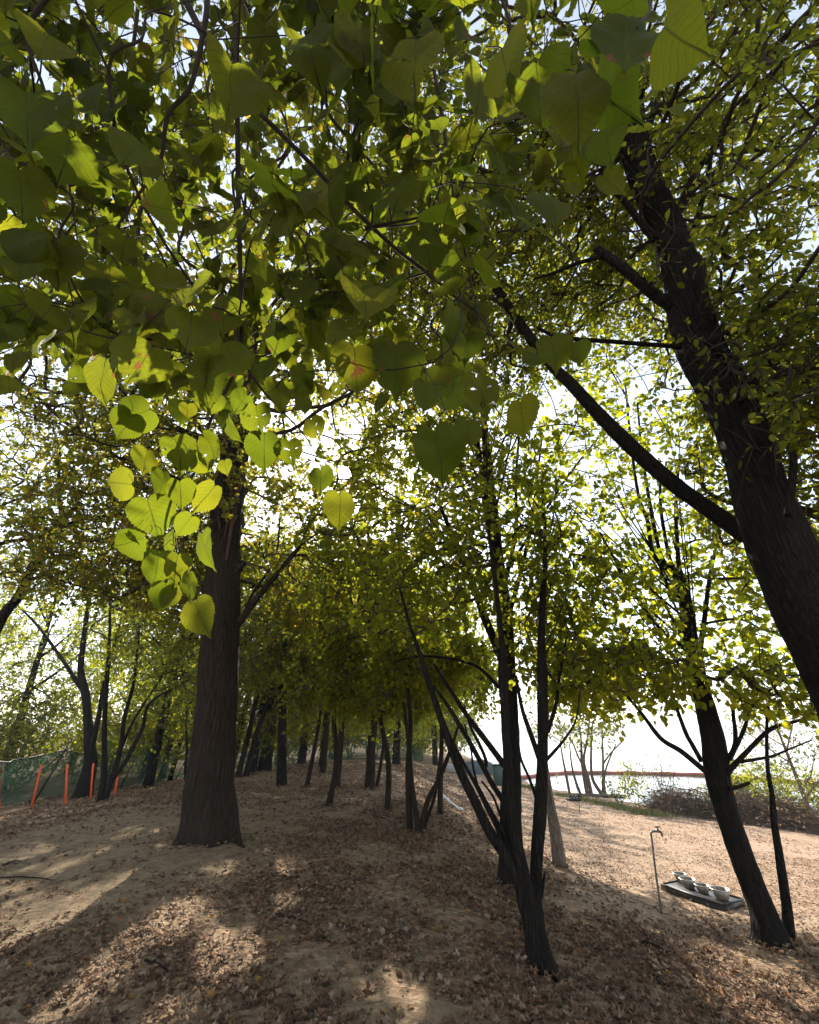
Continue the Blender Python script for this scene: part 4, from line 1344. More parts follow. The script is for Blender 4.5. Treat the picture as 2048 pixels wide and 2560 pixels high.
small_tree('linden_tree', "thin pole-like trunk touching the thick grey trunk on the slope", 941, 1968, 9, (0.4, 0.3, 5.6),
           [(204, (0.5, 0.3, 4.40), (1.6, 1.5, 1.6))], 214, leaf='leaf_far', **KW)

# left of the big trunk
bl = G(215, 1993)
T = [with_foot(stem([(207, 1991, 52), (218, 1950, 44), (226, 1908, 38), (222, 1848, 28), (220, 1789, 24), (213, 1730, 22), (203, 1682, 20), (207, 1617, 16), (226, 1471, 11), (230, 1390, 7)], bl[1], 0.0, 0), 1.1)]
L = [stem([(226, 1880, 18), (245, 1800, 14), (262, 1700, 10), (300, 1560, 6)], bl[1], -0.1, 0), stem([(216, 1740, 14), (150, 1640, 10), (90, 1560, 7), (30, 1500, 5)], bl[1], 0.1, 0),
     stem([(226, 1471, 8), (190, 1420, 6), (165, 1370, 4)], bl[1], 0.1, 0), stem([(228, 1440, 7), (262, 1390, 5), (285, 1330, 3)], bl[1], -0.1, 0)]
tree('broadleaf_tree', "stout dark trunk with flared foot between the orange stakes", 'tree', T, L,
     [(750, (-9.6, 16.3, 8.0), (3.8, 2.8, 4.6)), (220, (-8.4, 15.6, 4.2), (2.6, 1.8, 1.4))], 301, 'far', 0.115, M['leaf_far'], M['bark_dark'], sides=14, per=5, twigs=2, zmin=2.2, tip=0.004, tl=0.5)
b2 = G(252, 2006)
T = [with_foot(stem([(252, 2008, 28), (258, 1960, 20), (261, 1908, 17), (261, 1819, 14), (267, 1700, 12), (275, 1560, 8), (270, 1440, 5)], b2[1], 0.0, 0)),
     with_foot(stem([(262, 2003, 20), (279, 1952, 16), (300, 1878, 14), (312, 1789, 11), (335, 1700, 9), (350, 1560, 6)], b2[1], 0.0, 0))]
L = [stem([(285, 1945, 13), (315, 1902, 12), (356, 1819, 10), (374, 1759, 8), (445, 1715, 5), (540, 1670, 3)], b2[1], -0.1, 0), stem([(300, 1880, 9), (335, 1800, 7), (400, 1700, 5), (470, 1600, 3)], b2[1], 0.1, 0)]
tree('broadleaf_tree', "several dark stems spreading from one foot in front of the stout flared trunk", 'tree', T, L,
     [(480, (-7.2, 13.8, 5.6), (2.5, 1.9, 2.4)), (200, (-6.0, 13.6, 3.5), (1.8, 1.3, 1.1))], 302, 'far', 0.10, M['leaf_far'], M['bark_dark'], sides=10, per=5, twigs=2, zmin=1.6, tip=0.004, tl=0.5, flare=(0.1, 0.2))
for q, (u, v, w, top, lab) in enumerate([(350, 1958, 11, (0.1, 0, 7.0), "thin upright trunk just right of the last orange stake"),
                                         (404, 1948, 18, (-0.2, 0, 7.6), "darkest upright trunk beside the fence close to the tallest trunk"),
                                         (424, 1953, 12, (0.3, 0, 7.0), "grey upright trunk nearest the tallest trunk on its left")]):
    small_tree('broadleaf_tree', lab, u, v, w, top, [(300, (0.0, 0.2, 5.6), (2.6, 2.2, 2.6)), (100, (0.0, -0.5, 3.0), (1.8, 1.0, 0.7))], 310 + q, leaf='leaf_far', bark='bark_dark', per=5, twigs=2, tl=0.5, zmin=1.5, tip=0.004)
small_tree('broadleaf_tree', "bent bare sapling close to the left side of the tallest trunk", 468, 1955, 8, (-0.9, 0, 3.4), [(60, (-0.9, 0.2, 3.6), (1.0, 0.8, 0.7))], 314, leaf='leaf_far', bark='bark_dark', per=5, twigs=2, tl=0.4, zmin=1.2, tip=0.004)
# leaning tree just outside the left edge
T = [with_foot(stem([(-150, 1900, 60), (-60, 1680, 46), (0, 1552, 34), (49, 1487, 28), (84, 1415, 25), (130, 1350, 22), (156, 1299, 18), (146, 1234, 12), (150, 1130, 7)], 8.6, 0.0, 0))]
L = [stem([(-60, 1400, 20), (0, 1360, 15), (97, 1341, 12), (162, 1312, 10), (243, 1292, 8), (341, 1282, 6)], 8.2, 0.0, 0),
     stem([(-50, 1300, 14), (0, 1266, 10), (70, 1240, 8), (130, 1227, 6), (220, 1180, 4)], 8.0, 0.0, 0),
     stem([(150, 1310, 12), (190, 1260, 9), (230, 1190, 6), (250, 1100, 4)], 8.8, 0.0, 0),
     stem([(-20, 930, 16), (60, 965, 12), (162, 1055, 11), (227, 1094, 10), (308, 1152, 8), (380, 1190, 5)], 7.6, 0.0, 0),
     stem([(-40, 1440, 12), (60, 1430, 8), (180, 1460, 6), (300, 1500, 4)], 8.6, 0.0, 0)]
tree('broadleaf_tree', "trunk leaning in from the left edge with long level boughs", 'tree', T, L,
     [(800, (-8.0, 8.8, 7.0), (3.1, 2.2, 2.8)), (430, (-6.2, 8.2, 5.4), (2.2, 1.6, 1.6)), (500, (-5.4, 5.8, 8.0), (2.6, 2.0, 1.9))], 303, 'mid', 0.075, M['leaf_autumn'], M['bark_dark'], sides=16, per=7, twigs=2, zmin=2.5, tl=0.45, flare=(0.2, 0.3))

# ------------------------------------------------------------------ woodland farther off: copies of four trees
def copy_tree(root, loc, rz, sc, label, group):
    r = root.copy()
    COL.objects.link(r)
    r.location = loc
    r.rotation_euler = (0, 0, rz)
    r.scale = (sc, sc, sc)
    r["label"] = label
    r["group"] = group
    for ch in root.children:
        c = ch.copy()
        COL.objects.link(c)
        c.parent = r
    return r


GW = "trees of the background woodland"
LW = "dim tree of the background woodland beyond the mound and fence"
protos = []
for q in range(4):
    r_ = np.random.default_rng(400 + q)
    x, y = [(-20.0, 24.0), (-10.5, 38.5), (-2.0, 42.0), (-24.0, 34.0)][q]
    z = float(ground(x, y))
    H = [13.0, 15.0, 12.0, 14.0][q]
    s = np.linspace(0, 1, 6)[:, None]
    p = np.array([x, y, z - 0.1]) + np.array([r_.normal(0, 0.5), r_.normal(0, 0.5), H * 0.85]) * s
    rad = np.linspace(0.24, 0.05, 6)
    fk = forks((p, rad), 5, 410 + q, 2.6, 0.25)
    protos.append(tree('woodland_tree', LW, 'tree', [(p, rad)], fk,
                       [(650, (x, y, z + H * 0.6), (3.8, 3.8, H * 0.4)), (200, (x, y, z + 2.8), (3.0, 3.0, 1.7))], 420 + q, 'far', 0.15,
                       [M['leaf_far'], M['leaf_autumn'], M['leaf_far'], M['leaf_linden']][q], M['bark_dark'], group=GW, sides=10, per=8, twigs=2, tl=0.7, zmin=1.2, tip=0.006))
spots = [(-27, 20), (-31, 28), (-22, 42), (-16.5, 36), (-19, 48), (-13, 47), (-7.5, 45), (-4.5, 51), (0.5, 53), (-16, 58), (-9, 60), (-2, 62), (-28, 52), (-38, 40), (-36, 22),
         (-19.5, 31.5), (2.0, 66), (-6.0, 38.0), (2.5, 47.0), (-32, 12), (-9.5, 25.5), (-4.8, 26.5), (-0.8, 29.0), (-7.0, 31.0), (-12.0, 22.5), (-7.5, 23.0), (4.2, 43.0), (2.0, 37.0), (5.0, 52.0)]
for q, (x, y) in enumerate(spots):
    r_ = np.random.default_rng(500 + q)
    copy_tree(protos[q % 4], (x, y, float(ground(x, y)) - 0.05), r_.uniform(0, 6.28), r_.uniform(0.8, 1.15), LW, GW)
# lower bushes along the fence's far side
GB = "bushes behind the netting fence"
LB = "bushy green shrub growing behind the green netting fence"
def bush(name, label, x, y, h, w, n, seed, leaf, size=0.11, group=None, kind='far', stems=7, per=6, bare=False, cat='shrub', zb=None, tl=0.3, bark='bark_twig'):
    r_ = np.random.default_rng(seed)
    z = float(ground(x, y)) if zb is None else zb
    t = thing(name, label, cat, (x, y, z), group)
    sts = []
    acc = Acc()
    for q in range(stems):
        az = r_.uniform(0, 6.283); L = h * r_.uniform(0.6, 0.95)
        d = np.array([math.cos(az) * w * r_.uniform(0.2, 0.7), math.sin(az) * w * r_.uniform(0.2, 0.7), L])
        s = np.linspace(0, 1, 5)[:, None]
        b0 = np.array([x + r_.normal(0, 0.12 * w), y + r_.normal(0, 0.12 * w), z - 0.08])
        p = b0 + d * s * np.array([1, 1, 1.0]) + r_.normal(0, 0.05, (5, 3)) * s
        rr_ = np.linspace(0.014, 0.004, 5) * (h / 1.8)
        acc.add(*tube(p, rr_, 6, cap=False))
        sts.append((p, rr_))
    acc.build('stem', M[bark], t, (x, y, z))
    pts_ = ellipsoid_pts(n, (x, y, z + h * 0.58), (w, w, h * 0.5), r_, 0.4, 0.25)
    me = crown_mesh('crown', sts, pts_, r_, kind, size, [M[leaf], M['bark_twig']], per=per, twigs=2, tl=tl, tip=0.0025, rbase=0.003, off=(x, y, z), face_up=0.4)
    obj('crown', me, t)
    return t


b0 = bush('shrub', LB, -18.9, 16.5, 3.4, 1.9, 260, 601, 'leaf_linden', 0.13, GB)
b1 = bush('shrub', LB, -18.4, 22.0, 3.0, 2.0, 260, 602, 'leaf_far', 0.13, GB)
for q, (x, y) in enumerate([(-19.5, 13.0), (-20.5, 18.6), (-18.2, 26.5), (-17.4, 31.0), (-13.0, 37.0), (-9.8, 38.2), (-5.0, 39.5), (-22.0, 24.5), (-1.8, 40.0), (0.5, 40.5), (-24, 17.5)]):
    r_ = np.random.default_rng(620 + q)
    copy_tree([b0, b1][q % 2], (x, y, float(ground(x, y)) - 0.05), r_.uniform(0, 6.28), r_.uniform(0.8, 1.25), LB, GB)

# ------------------------------------------------------------------ netting fence
m, nt, out = new_mat("green_net")
oc = obj_coord(nt)
c = ramp(nt, noise(nt, oc, 1.3, 4.0), [(0.3, (0.03, 0.075, 0.055)), (0.75, (0.065, 0.135, 0.10))])
p = principled(nt, None, c, 0.7, spec=0.2)
tl_ = nt.nodes.new("ShaderNodeBsdfTranslucent"); nt.links.new(c, tl_.inputs[0])
tp_ = nt.nodes.new("ShaderNodeBsdfTransparent")
m1 = nt.nodes.new("ShaderNodeMixShader"); m1.inputs[0].default_value = 0.45
nt.links.new(p.outputs[0], m1.inputs[1]); nt.links.new(tl_.outputs[0], m1.inputs[2])
m2 = nt.nodes.new("ShaderNodeMixShader"); m2.inputs[0].default_value = 0.24
nt.links.new(m1.outputs[0], m2.inputs[1]); nt.links.new(tp_.outputs[0], m2.inputs[2])
nt.links.new(m2.outputs[0], out.inputs[0])
M['net'] = m
M['steel_dark'] = plain_mat("steel_dark", (0.03, 0.034, 0.032), 0.55, 0.3)
fp = np.array([[-15.8, 6.0], [-15.2, 12.0], [-15.0, 18.5], [-14.4, 24.0], [-13.6, 29.5], [-9.0, 34.0], [-4.0, 35.5], [1.0, 36.5]])
fd = catmull(fp, 12)
rs = np.random.default_rng(700)
ln = np.concatenate([[0], np.cumsum(np.linalg.norm(np.diff(fd, axis=0), axis=1))])
FZ = float(ground(*fp[2]))
FT = thing('netting_fence', "long green netting fence sagging between leaning dark poles", 'fence', (fp[2][0], fp[2][1], FZ))
foff = np.array([fp[2][0], fp[2][1], FZ])
span = 4.6
top_h = 1.80 - 0.30 * np.sin(np.pi * ((ln / span) % 1.0)) ** 1.0 + 0.04 * rs.normal(size=len(ln))
rows = []
for k, f in enumerate(np.linspace(0.0, 1.0, 9)):
    z = ground(fd[:, 0], fd[:, 1]) + 0.04 + f * (top_h - 0.04)
    offx = 0.09 * np.sin(ln * 2.3 + f * 5) + 0.05 * rs.normal(size=len(ln)) + 0.1 * np.sin(ln * 5.1 - f * 3) * f - 0.35 * f
    rows.append(np.c_[fd[:, 0] - offx, fd[:, 1], z])
nx = len(fd)
i, j = np.meshgrid(np.arange(8), np.arange(nx - 1), indexing='ij')
q4 = np.stack([i * nx + j, i * nx + j + 1, (i + 1) * nx + j + 1, (i + 1) * nx + j], -1).reshape(-1, 4)
obj('net', build_mesh('net', np.vstack(rows) - foff, [q4], [M['net']]), FT)
a = Acc(); a.add(*tube(rows[-1], 0.018, 6, cap=False)); a.build('rope', M['steel_dark'], FT, foff)
for s in np.arange(0.0, ln[-1], span):
    x, y = np.interp(s, ln, fd[:, 0]), np.interp(s, ln, fd[:, 1])
    z = float(ground(x, y))
    a = Acc()
    a.add(*tube(np.array([[x + 0.05, y - 0.1, z - 0.1], [x + 0.30, y - 0.05, z + 0.8], [x + 0.56, y, z + 1.88]]), 0.032, 8))
    a.add(*tube(np.array([[x - 0.55, y - 1.1, z - 0.05], [x - 0.05, y - 0.6, z + 0.7], [x + 0.47, y - 0.05, z + 1.58]]), 0.022, 8))
    a.build('post', M['steel_dark'], FT, foff)

# orange stakes
M['orange'] = plain_mat("orange_paint", (0.78, 0.10, 0.025), 0.5, var=0.15)
stk = [((0, 2022), (8, 1908), "orange stake cut by the left edge, nearest the fence end"), ((80, 2018), (104, 1912), "orange stake leaning right, second from the left edge"),
       ((166, 2012), (168, 1912), "upright orange stake, middle one of the five"), ((228, 1996), (233, 1910), "orange stake in front of the stout flared trunk"),
       ((287, 1988), (297, 1926), "short orange stake half hidden behind the spreading stems")]
for q, ((u0, v0), (u1, v1), lab) in enumerate(stk):
    b = G(u0, v0)
    t_ = stem([(u1, v1, 1)], b[1])[0][0]
    f = sink(b, 0.1)
    d = nrm(t_ - f)
    o = thing('marker_stake', lab, 'stake', b, "orange stakes along the fence")
    a = Acc()
    sx = nrm(np.cross(d, [0, 1, 0])); sy = np.cross(d, sx)
    L = np.linalg.norm(t_ - f)
    wv = 0.045
    V, F = box((0, 0, L / 2), (wv * 1.5, wv * 0.7, L), np.eye(3), 0.006)
    V = f + V[:, 0:1] * sx + V[:, 1:2] * sy + V[:, 2:3] * d
    a.add(V, F)
    a.build('shaft', M['orange'], o, b, smooth=False)
    a = Acc()
    V, F = tube(np.array([t_ - d * 0.004, t_ + d * 0.02]), [wv * 0.62, wv * 0.4], 8)
    a.add(V, F); a.build('cap', M['orange'], o, b)

# ------------------------------------------------------------------ tap, slab, bowls
M['pipe'] = plain_mat("galvanised_pipe", (0.16, 0.15, 0.14), 0.45, 0.7, var=0.4)
M['brass'] = plain_mat("tap_metal", (0.22, 0.18, 0.13), 0.4, 0.8, var=0.3)
M['bowl'] = plain_mat("bowl_steel", (0.34, 0.285, 0.235), 0.55, 0.5, var=0.3, scale=30)
M['bowl_rim'] = plain_mat("bowl_rim", (0.52, 0.49, 0.44), 0.35, 0.7, var=0.1)
M['slab'] = plain_mat("wet_slab", (0.022, 0.017, 0.014), 0.42, 0.0, var=0.5, scale=7)
b = G(1653, 2284)
TP = thing('water_tap', "thin upright standpipe with a tap on top beside the bowls", 'tap', b)
pp = stem([(1653, 2290, 1), (1645, 2220, 1), (1636, 2150, 1), (1630, 2098, 1), (1628, 2086, 1)], b[1])[0]
pp[0] = sink(b)
sc_ = float(np.linalg.norm(pp[-1] - pp[0]))
bend = [pp[-1] + np.array([0.012, 0, 0.022]), pp[-1] + np.array([0.035, 0, 0.030]), pp[-1] + np.array([0.085, -0.005, 0.033])]
a = Acc(); a.add(*tube(catmull(np.vstack([pp, bend]), 5), 0.0125, 10)); a.build('pipe', M['pipe'], TP, b)
e = bend[-1]
a = Acc()
a.add(*tube(catmull(np.array([e, e + [0.03, 0, 0.002], e + [0.055, 0, -0.012], e + [0.062, 0, -0.055]]), 4), [0.016] * 9 + [0.014] * 3 + [0.012], 10))
a.add(*tube(np.array([e + [0.02, 0, 0.005], e + [0.02, 0, 0.045]]), 0.011, 8))
a.build('spout', M['brass'], TP, b)
a = Acc(); a.add(*tube(np.array([e + [-0.02, 0, 0.047], e + [0.06, 0.0, 0.052]]), 0.008, 8)); a.build('handle', M['brass'], TP, b)


def at_z(u, v, z):
    d = ray(u, v)
    return CAM + d * ((z - CAM[2]) / d[2])


SH = 0.06   # the slab's top above the ground it lies on
SB = np.array([G(u, v, SH) for u, v in ((1651, 2211), (1807, 2265), (1862, 2250), (1697, 2201))])
cen = SB.mean(0)
V = []
for z, ins in ((-0.14, 0.0), (-0.012, 0.0), (0.0, 0.012)):
    for c_ in SB:
        q = c_ + (cen - c_) * ins * 2
        V.append([q[0], q[1], c_[2] + z])
F = []
for k in range(2):
    for jn in range(4):
        F.append([k * 4 + jn, k * 4 + (jn + 1) % 4, (k + 1) * 4 + (jn + 1) % 4, (k + 1) * 4 + jn])
F += [[8, 9, 10, 11], [3, 2, 1, 0]]
# rim round the top of the slab
slab = Acc(); slab.add(np.array(V), [np.array(F)])
for k in range(4):
    p0, p1 = SB[k], SB[(k + 1) % 4]
    slab.add(*tube(np.array([p0 + (cen - p0) * 0.03, p1 + (cen - p1) * 0.03]) + [0, 0, 0.004], 0.012, 6))
so = slab.build('stone_slab', M['slab'], None, (cen[0], cen[1], cen[2] - 0.1), smooth=False)
tag(so, "wet dark slab on the ground carrying four metal bowls", 'slab')
bw = [((1704, 2204), 0.095, "farthest metal bowl, half hidden behind the others on the slab"), ((1724, 2221), 0.11, "second farthest metal bowl on the slab, with wide pale rim"),
      ((1760, 2234), 0.095, "small metal bowl third along the slab, between two wider ones"), ((1807, 2250), 0.118, "largest and nearest metal bowl at the slab's near end")]
for (uv_, r0, lab) in bw:
    c_ = G(uv_[0], uv_[1], SH + 0.004)
    o = thing('metal_bowl', lab, 'bowl', c_, "metal bowls on the slab")
    h = r0 * 0.98
    prof = [(0.0, 0.004), (r0 * 0.55, 0.004), (r0 * 0.64, 0.012), (r0 * 0.8, h * 0.5), (r0 * 0.96, h), (r0 * 0.92, h), (r0 * 0.77, h * 0.5), (r0 * 0.62, 0.02), (0.0, 0.016)]
    a = Acc(); a.add(*lathe(prof, 28, c_)); a.build('bowl_body', M['bowl'], o, c_)
    th = np.linspace(0, 2 * np.pi, 33)
    ring = np.c_[c_[0] + r0 * 0.97 * np.cos(th), c_[1] + r0 * 0.97 * np.sin(th), np.full(33, c_[2] + h)]
    a = Acc(); a.add(*tube(ring, 0.006, 6, cap=False)); a.build('rim', M['bowl_rim'], o, c_)

# cut trunk behind the fan of stems, with a stub and a hanging cord
b = G(1400, 2166)
st_ = with_foot(stem([(1400, 2166, 36), (1392, 2110, 32), (1383, 2050, 27), (1374, 1990, 21), (1366, 1930, 15), (1360, 1880, 11)], b[1]))
ST = tree('dead_trunk', "pale leaning cut trunk behind the fan of stems, with a short stub", 'tree', [st_],
          [stem([(1376, 2060, 9), (1384, 2050, 9), (1392, 2044, 8)], b[1] - 0.06)], [], 330, 'far', 0.1, M['leaf_far'], M['bark_pale'], sides=14, lump=0.05, flare=(0.1, 0.3))
cp_ = stem([(1369, 1960, 1), (1376, 1985, 1), (1381, 2015, 1), (1386, 2040, 1)], b[1] - 0.1)[0]
a = Acc(); a.add(*tube(catmull(cp_, 6), 0.008, 6))
tag(a.build('cord', M['steel_dark'], None, cp_[0]), "dark cord hanging down the pale leaning cut trunk", 'cord')

# ------------------------------------------------------------------ shore: boom, water shrub, brush, grass
M['boom'] = plain_mat("boom_red", (0.42, 0.11, 0.07), 0.5, var=0.2, scale=3)
px = [(1180, 1964), (1310, 1943), (1400, 1933), (1500, 1932), (1620, 1934), (1740, 1937), (1830, 1942), (1920, 1949), (2060, 1960)]
bp = np.array([at_z(u, v, WATER_Z + 0.05) for u, v in px])
bd = catmull(bp, 10)
bd[:, 2] += 0.02 * np.sin(np.arange(len(bd)) * 0.9)
o = thing('floating_boom', "long red floating barrier lying on the bright lake", 'barrier', bd[0])
a = Acc(); a.add(*tube(bd, 0.115, 10)); a.build('float', M['boom'], o, bd[0])
M['boom_brown'] = plain_mat("boom_skirt", (0.12, 0.07, 0.045), 0.7)
sk = bd.copy(); nx = len(sk)
lo = sk.copy(); lo[:, 2] -= 0.25
nrmv = np.array([0.0, -0.14, -0.03])
VV = np.vstack([sk + nrmv, lo + nrmv, sk + nrmv + [0, -0.02, 0], lo + nrmv + [0, -0.02, 0]])
jj = np.arange(nx - 1)
q4 = np.vstack([np.stack([jj, jj + 1, nx + jj + 1, nx + jj], -1), np.stack([2 * nx + jj, 3 * nx + jj, 3 * nx + jj + 1, 2 * nx + jj + 1], -1), np.stack([jj, 2 * nx + jj, 2 * nx + jj + 1, jj + 1], -1)])
obj('skirt', build_mesh('skirt', VV - bd[0], [q4], [M['boom_brown']]), o)

M['leaf_wil'] = leaf_mat("leaf_willow", [(0.05, 0.065, 0.03), (0.07, 0.085, 0.04), (0.10, 0.11, 0.05)], [(0.2, 0.25, 0.06), (0.3, 0.33, 0.08), (0.4, 0.40, 0.1)])
wb = at_z(1462, 1990, WATER_Z)
W = thing('willow_shrub', "bare stemmed willow shrub standing in the lake shallows", 'shrub', wb)
rs = np.random.default_rng(801)
sts = []
for q, L in enumerate([[(1425, 1985, 8), (1416, 1940, 7), (1408, 1900, 5), (1400, 1850, 3)], [(1455, 1990, 8), (1440, 1955, 7), (1430, 1915, 5), (1424, 1860, 3)], [(1470, 1990, 12), (1462, 1950, 10), (1455, 1900, 8), (1452, 1840, 5), (1440, 1770, 3)],
                       [(1480, 1992, 11), (1472, 1950, 9), (1460, 1900, 7), (1470, 1840, 5), (1478, 1760, 3)], [(1515, 1996, 12), (1495, 1972, 10), (1480, 1940, 8), (1478, 1880, 6), (1482, 1810, 3)],
                       [(1507, 1990, 8), (1508, 1940, 7), (1508, 1900, 6), (1506, 1830, 4), (1512, 1760, 2)], [(1466, 1990, 8), (1466, 1940, 6), (1445, 1890, 5), (1425, 1840, 3)], [(1508, 1910, 5), (1530, 1880, 4), (1560, 1850, 3)],
                       [(1516, 1994, 9), (1510, 1960, 7), (1516, 1920, 5), (1540, 1860, 3)]]):
    p_, r_ = stem(L, wb[1] + (q % 3 - 1) * 0.35, 0.0, 0)
    p_[0][2] = min(p_[0][2], WATER_Z - 0.1) if L[0][1] > 1950 else p_[0][2]
    a = Acc(); a.add(*tube(*resample(p_, r_, 0.12), 8, 0.05, seed=q)); a.build('stem', M['bark_pale'], W, wb)
    sts.append(resample(p_, r_, 0.3))
pts_ = ellipsoid_pts(260, (wb[0] + 0.3, wb[1], 2.6), (2.6, 1.2, 2.0), rs, 0.4, 0.2)
obj('crown', crown_mesh('crown', sts, pts_, rs, 'far', 0.16, [M['leaf_wil'], M['bark_twig']], per=4, twigs=2, tl=0.4, tip=0.003, rbase=0.004, zmin=0.2, off=wb), W)
for q in range(5):
    c0 = wb + np.array([rs.uniform(-0.9, 0.9), rs.uniform(-0.5, 0.2), 0.03 + 0.0 * q])
    d_ = np.array([rs.uniform(0.8, 1.3), rs.uniform(-0.3, 0.1), 0.0])
    a = Acc(); a.add(*tube(np.array([c0 - d_, c0, c0 + d_]) + [0, 0, 0.01], [0.05, 0.06, 0.03], 8, 0.08, seed=q))
    tag(a.build('driftwood', M['bark_pale'], None, tuple(c0)), "grey driftwood log floating at the foot of the willow shrub", 'log', "driftwood logs under the willow shrub")

# heap of cut branches along the shore
def brush_pile(label, c, half, h, n, seed):
    r_ = np.random.default_rng(seed)
    z = float(ground(c[0], c[1]))
    o = thing('brush_pile', label, 'brush pile', (c[0], c[1], z))
    a = Acc()
    for _ in range(n):
        u_, v_ = r_.uniform(-1, 1), r_.normal(0, 0.4)
        hh_ = h * (1 - min(1, abs(v_)) ** 1.5) * (1 - 0.5 * u_ * u_) * r_.uniform(0.02, 1.0)
        c0 = np.array([c[0] + half[0] * u_ - half[1] * v_ * 0.4, c[1] + half[1] * u_ + half[0] * v_ * 0.2 + v_ * 0.5])
        d_ = nrm(np.array([half[0], half[1], 0]) * r_.choice([-1, 1]) + r_.normal(0, 0.7, 3) * np.linalg.norm(half) * [1, 1, 0.5])
        L = r_.uniform(0.3, 1.3)
        p_ = np.array([np.r_[c0, 0] - d_ * L * 0.5, np.r_[c0, 0] + r_.normal(0, 0.05, 3), np.r_[c0, 0] + d_ * L * 0.5 + [0, 0, -0.05 * L]])
        p_[:, 2] += ground(p_[:, 0], p_[:, 1]) + hh_
        p_[:, 2] = np.maximum(p_[:, 2], ground(p_[:, 0], p_[:, 1]) + 0.005)
        w_ = r_.choice([0.004, 0.006, 0.01, 0.016], p=[0.4, 0.35, 0.2, 0.05])
        a.add(*tube(p_, [w_, w_ * 0.8, w_ * 0.4], 4, cap=False))
    a.build('branch_heap', M['brush'], o, (c[0], c[1], z))
    m_ = int(n * 0.7)
    pos_ = np.c_[c[0] + half[0] * r_.uniform(-1, 1, m_), c[1] + half[1] * r_.uniform(-1, 1, m_)] + r_.normal(0, 0.4, (m_, 2))
    zz = ground(pos_[:, 0], pos_[:, 1]) + h * r_.uniform(0, 0.9, m_) ** 1.5
    V, F, UV = place_leaves('mid', np.c_[pos_, zz], r_.normal(size=(m_, 3)), r_.normal(size=(m_, 3)), r_.uniform(0.04, 0.09, m_), r_)
    obj('leaves', build_mesh('leaves', V - [c[0], c[1], z], [F], [M['dry_leaf']]), o)


M['brush'] = plain_mat("brush_twigs", (0.17, 0.125, 0.09), 0.9, var=0.5, scale=5)
m, nt, out = new_mat("dry_leaf")
geo = nt.nodes.new("ShaderNodeNewGeometry")
c = ramp(nt, geo.outputs["Random Per Island"], [(0.0, (0.065, 0.037, 0.022)), (0.3, (0.14, 0.08, 0.046)), (0.55, (0.21, 0.127, 0.076)), (0.85, (0.30, 0.195, 0.125)), (0.95, (0.36, 0.27, 0.19)), (0.975, (0.24, 0.085, 0.035)), (1.0, (0.33, 0.20, 0.06))])
p = principled(nt, None, c, 0.75, spec=0.25)
tl_ = nt.nodes.new("ShaderNodeBsdfTranslucent"); nt.links.new(c, tl_.inputs[0])
m1 = nt.nodes.new("ShaderNodeMixShader"); m1.inputs[0].default_value = 0.25
nt.links.new(p.outputs[0], m1.inputs[1]); nt.links.new(tl_.outputs[0], m1.inputs[2])
nt.links.new(m1.outputs[0], out.inputs[0])
M['dry_leaf'] = m
e0, e1, e2, e3 = G(1640, 2030)[:2], G(1790, 2048)[:2], G(1900, 2062)[:2], G(2060, 2088)[:2]
brush_pile("grey brown brush pile on the shore left of the leaning right trunk", (e0 + e1) / 2 + [0.1, 0.3], (e1 - e0) / 2, 0.85, 900, 811)
brush_pile("brush pile between the leaning right trunk and the picture's right side", (e1 + e2) / 2 + [0.2, 0.3], (e2 - e1) / 2 * 1.15, 1.0, 900, 812)
brush_pile("dark brush pile under the yellow green bush by the right edge", (e2 + e3) / 2 + [0.2, 0.3], (e3 - e2) / 2 * 1.1, 0.9, 900, 813)
c = G(2010, 2068); bush('shrub', "bright yellow green bush on the shore by the right edge", c[0], c[1] + 0.2, 1.6, 1.3, 300, 821, 'leaf_linden', 0.08, kind='elm')
c = G(1860, 2052); bush('shrub', "low green shrub growing out of the shore brush between the two right stems", c[0] + 0.3, c[1] + 0.7, 1.25, 0.9, 150, 827, 'leaf_far', 0.08, kind='elm')
c = G(1935, 2060); bush('shrub', "taller yellowish shrub behind the brush left of the bright bush", c[0] + 0.6, c[1] + 1.0, 1.9, 1.0, 190, 828, 'leaf_autumn', 0.08, kind='elm')
c = G(1595, 2026); bush('shrub', "slim leafy plant growing at the shore left of the brush", c[0], c[1], 1.5, 0.3, 40, 822, 'leaf_linden', 0.09, kind='elm', stems=3)
c = G(1545, 2016); bush('shrub', "low tuft of reedy growth at the water's edge near the willow shrub", c[0] + 0.3, c[1] + 0.5, 1.2, 0.4, 30, 823, 'leaf_wil', 0.08, kind='elm', stems=5)
c = G(1745, 2040); bush('shrub', "small pale green plant at the foot of the shore brush", c[0], c[1] - 0.35, 0.55, 0.35, 50, 824, 'leaf_wil', 0.06, kind='elm', stems=5)
c = G(1690, 2030); bush('shrub', "thin half bare shrub standing in the shore brush", c[0], c[1] + 0.6, 2.0, 0.9, 90, 825, 'leaf_wil', 0.06, kind='elm', stems=12, per=4)
c = G(1370, 1970); bush('shrub', "wispy plant at the water's edge beside the pale cut trunk", c[0] + 0.2, c[1], 0.6, 0.5, 24, 826, 'leaf_wil', 0.06, kind='elm', stems=6, per=3)
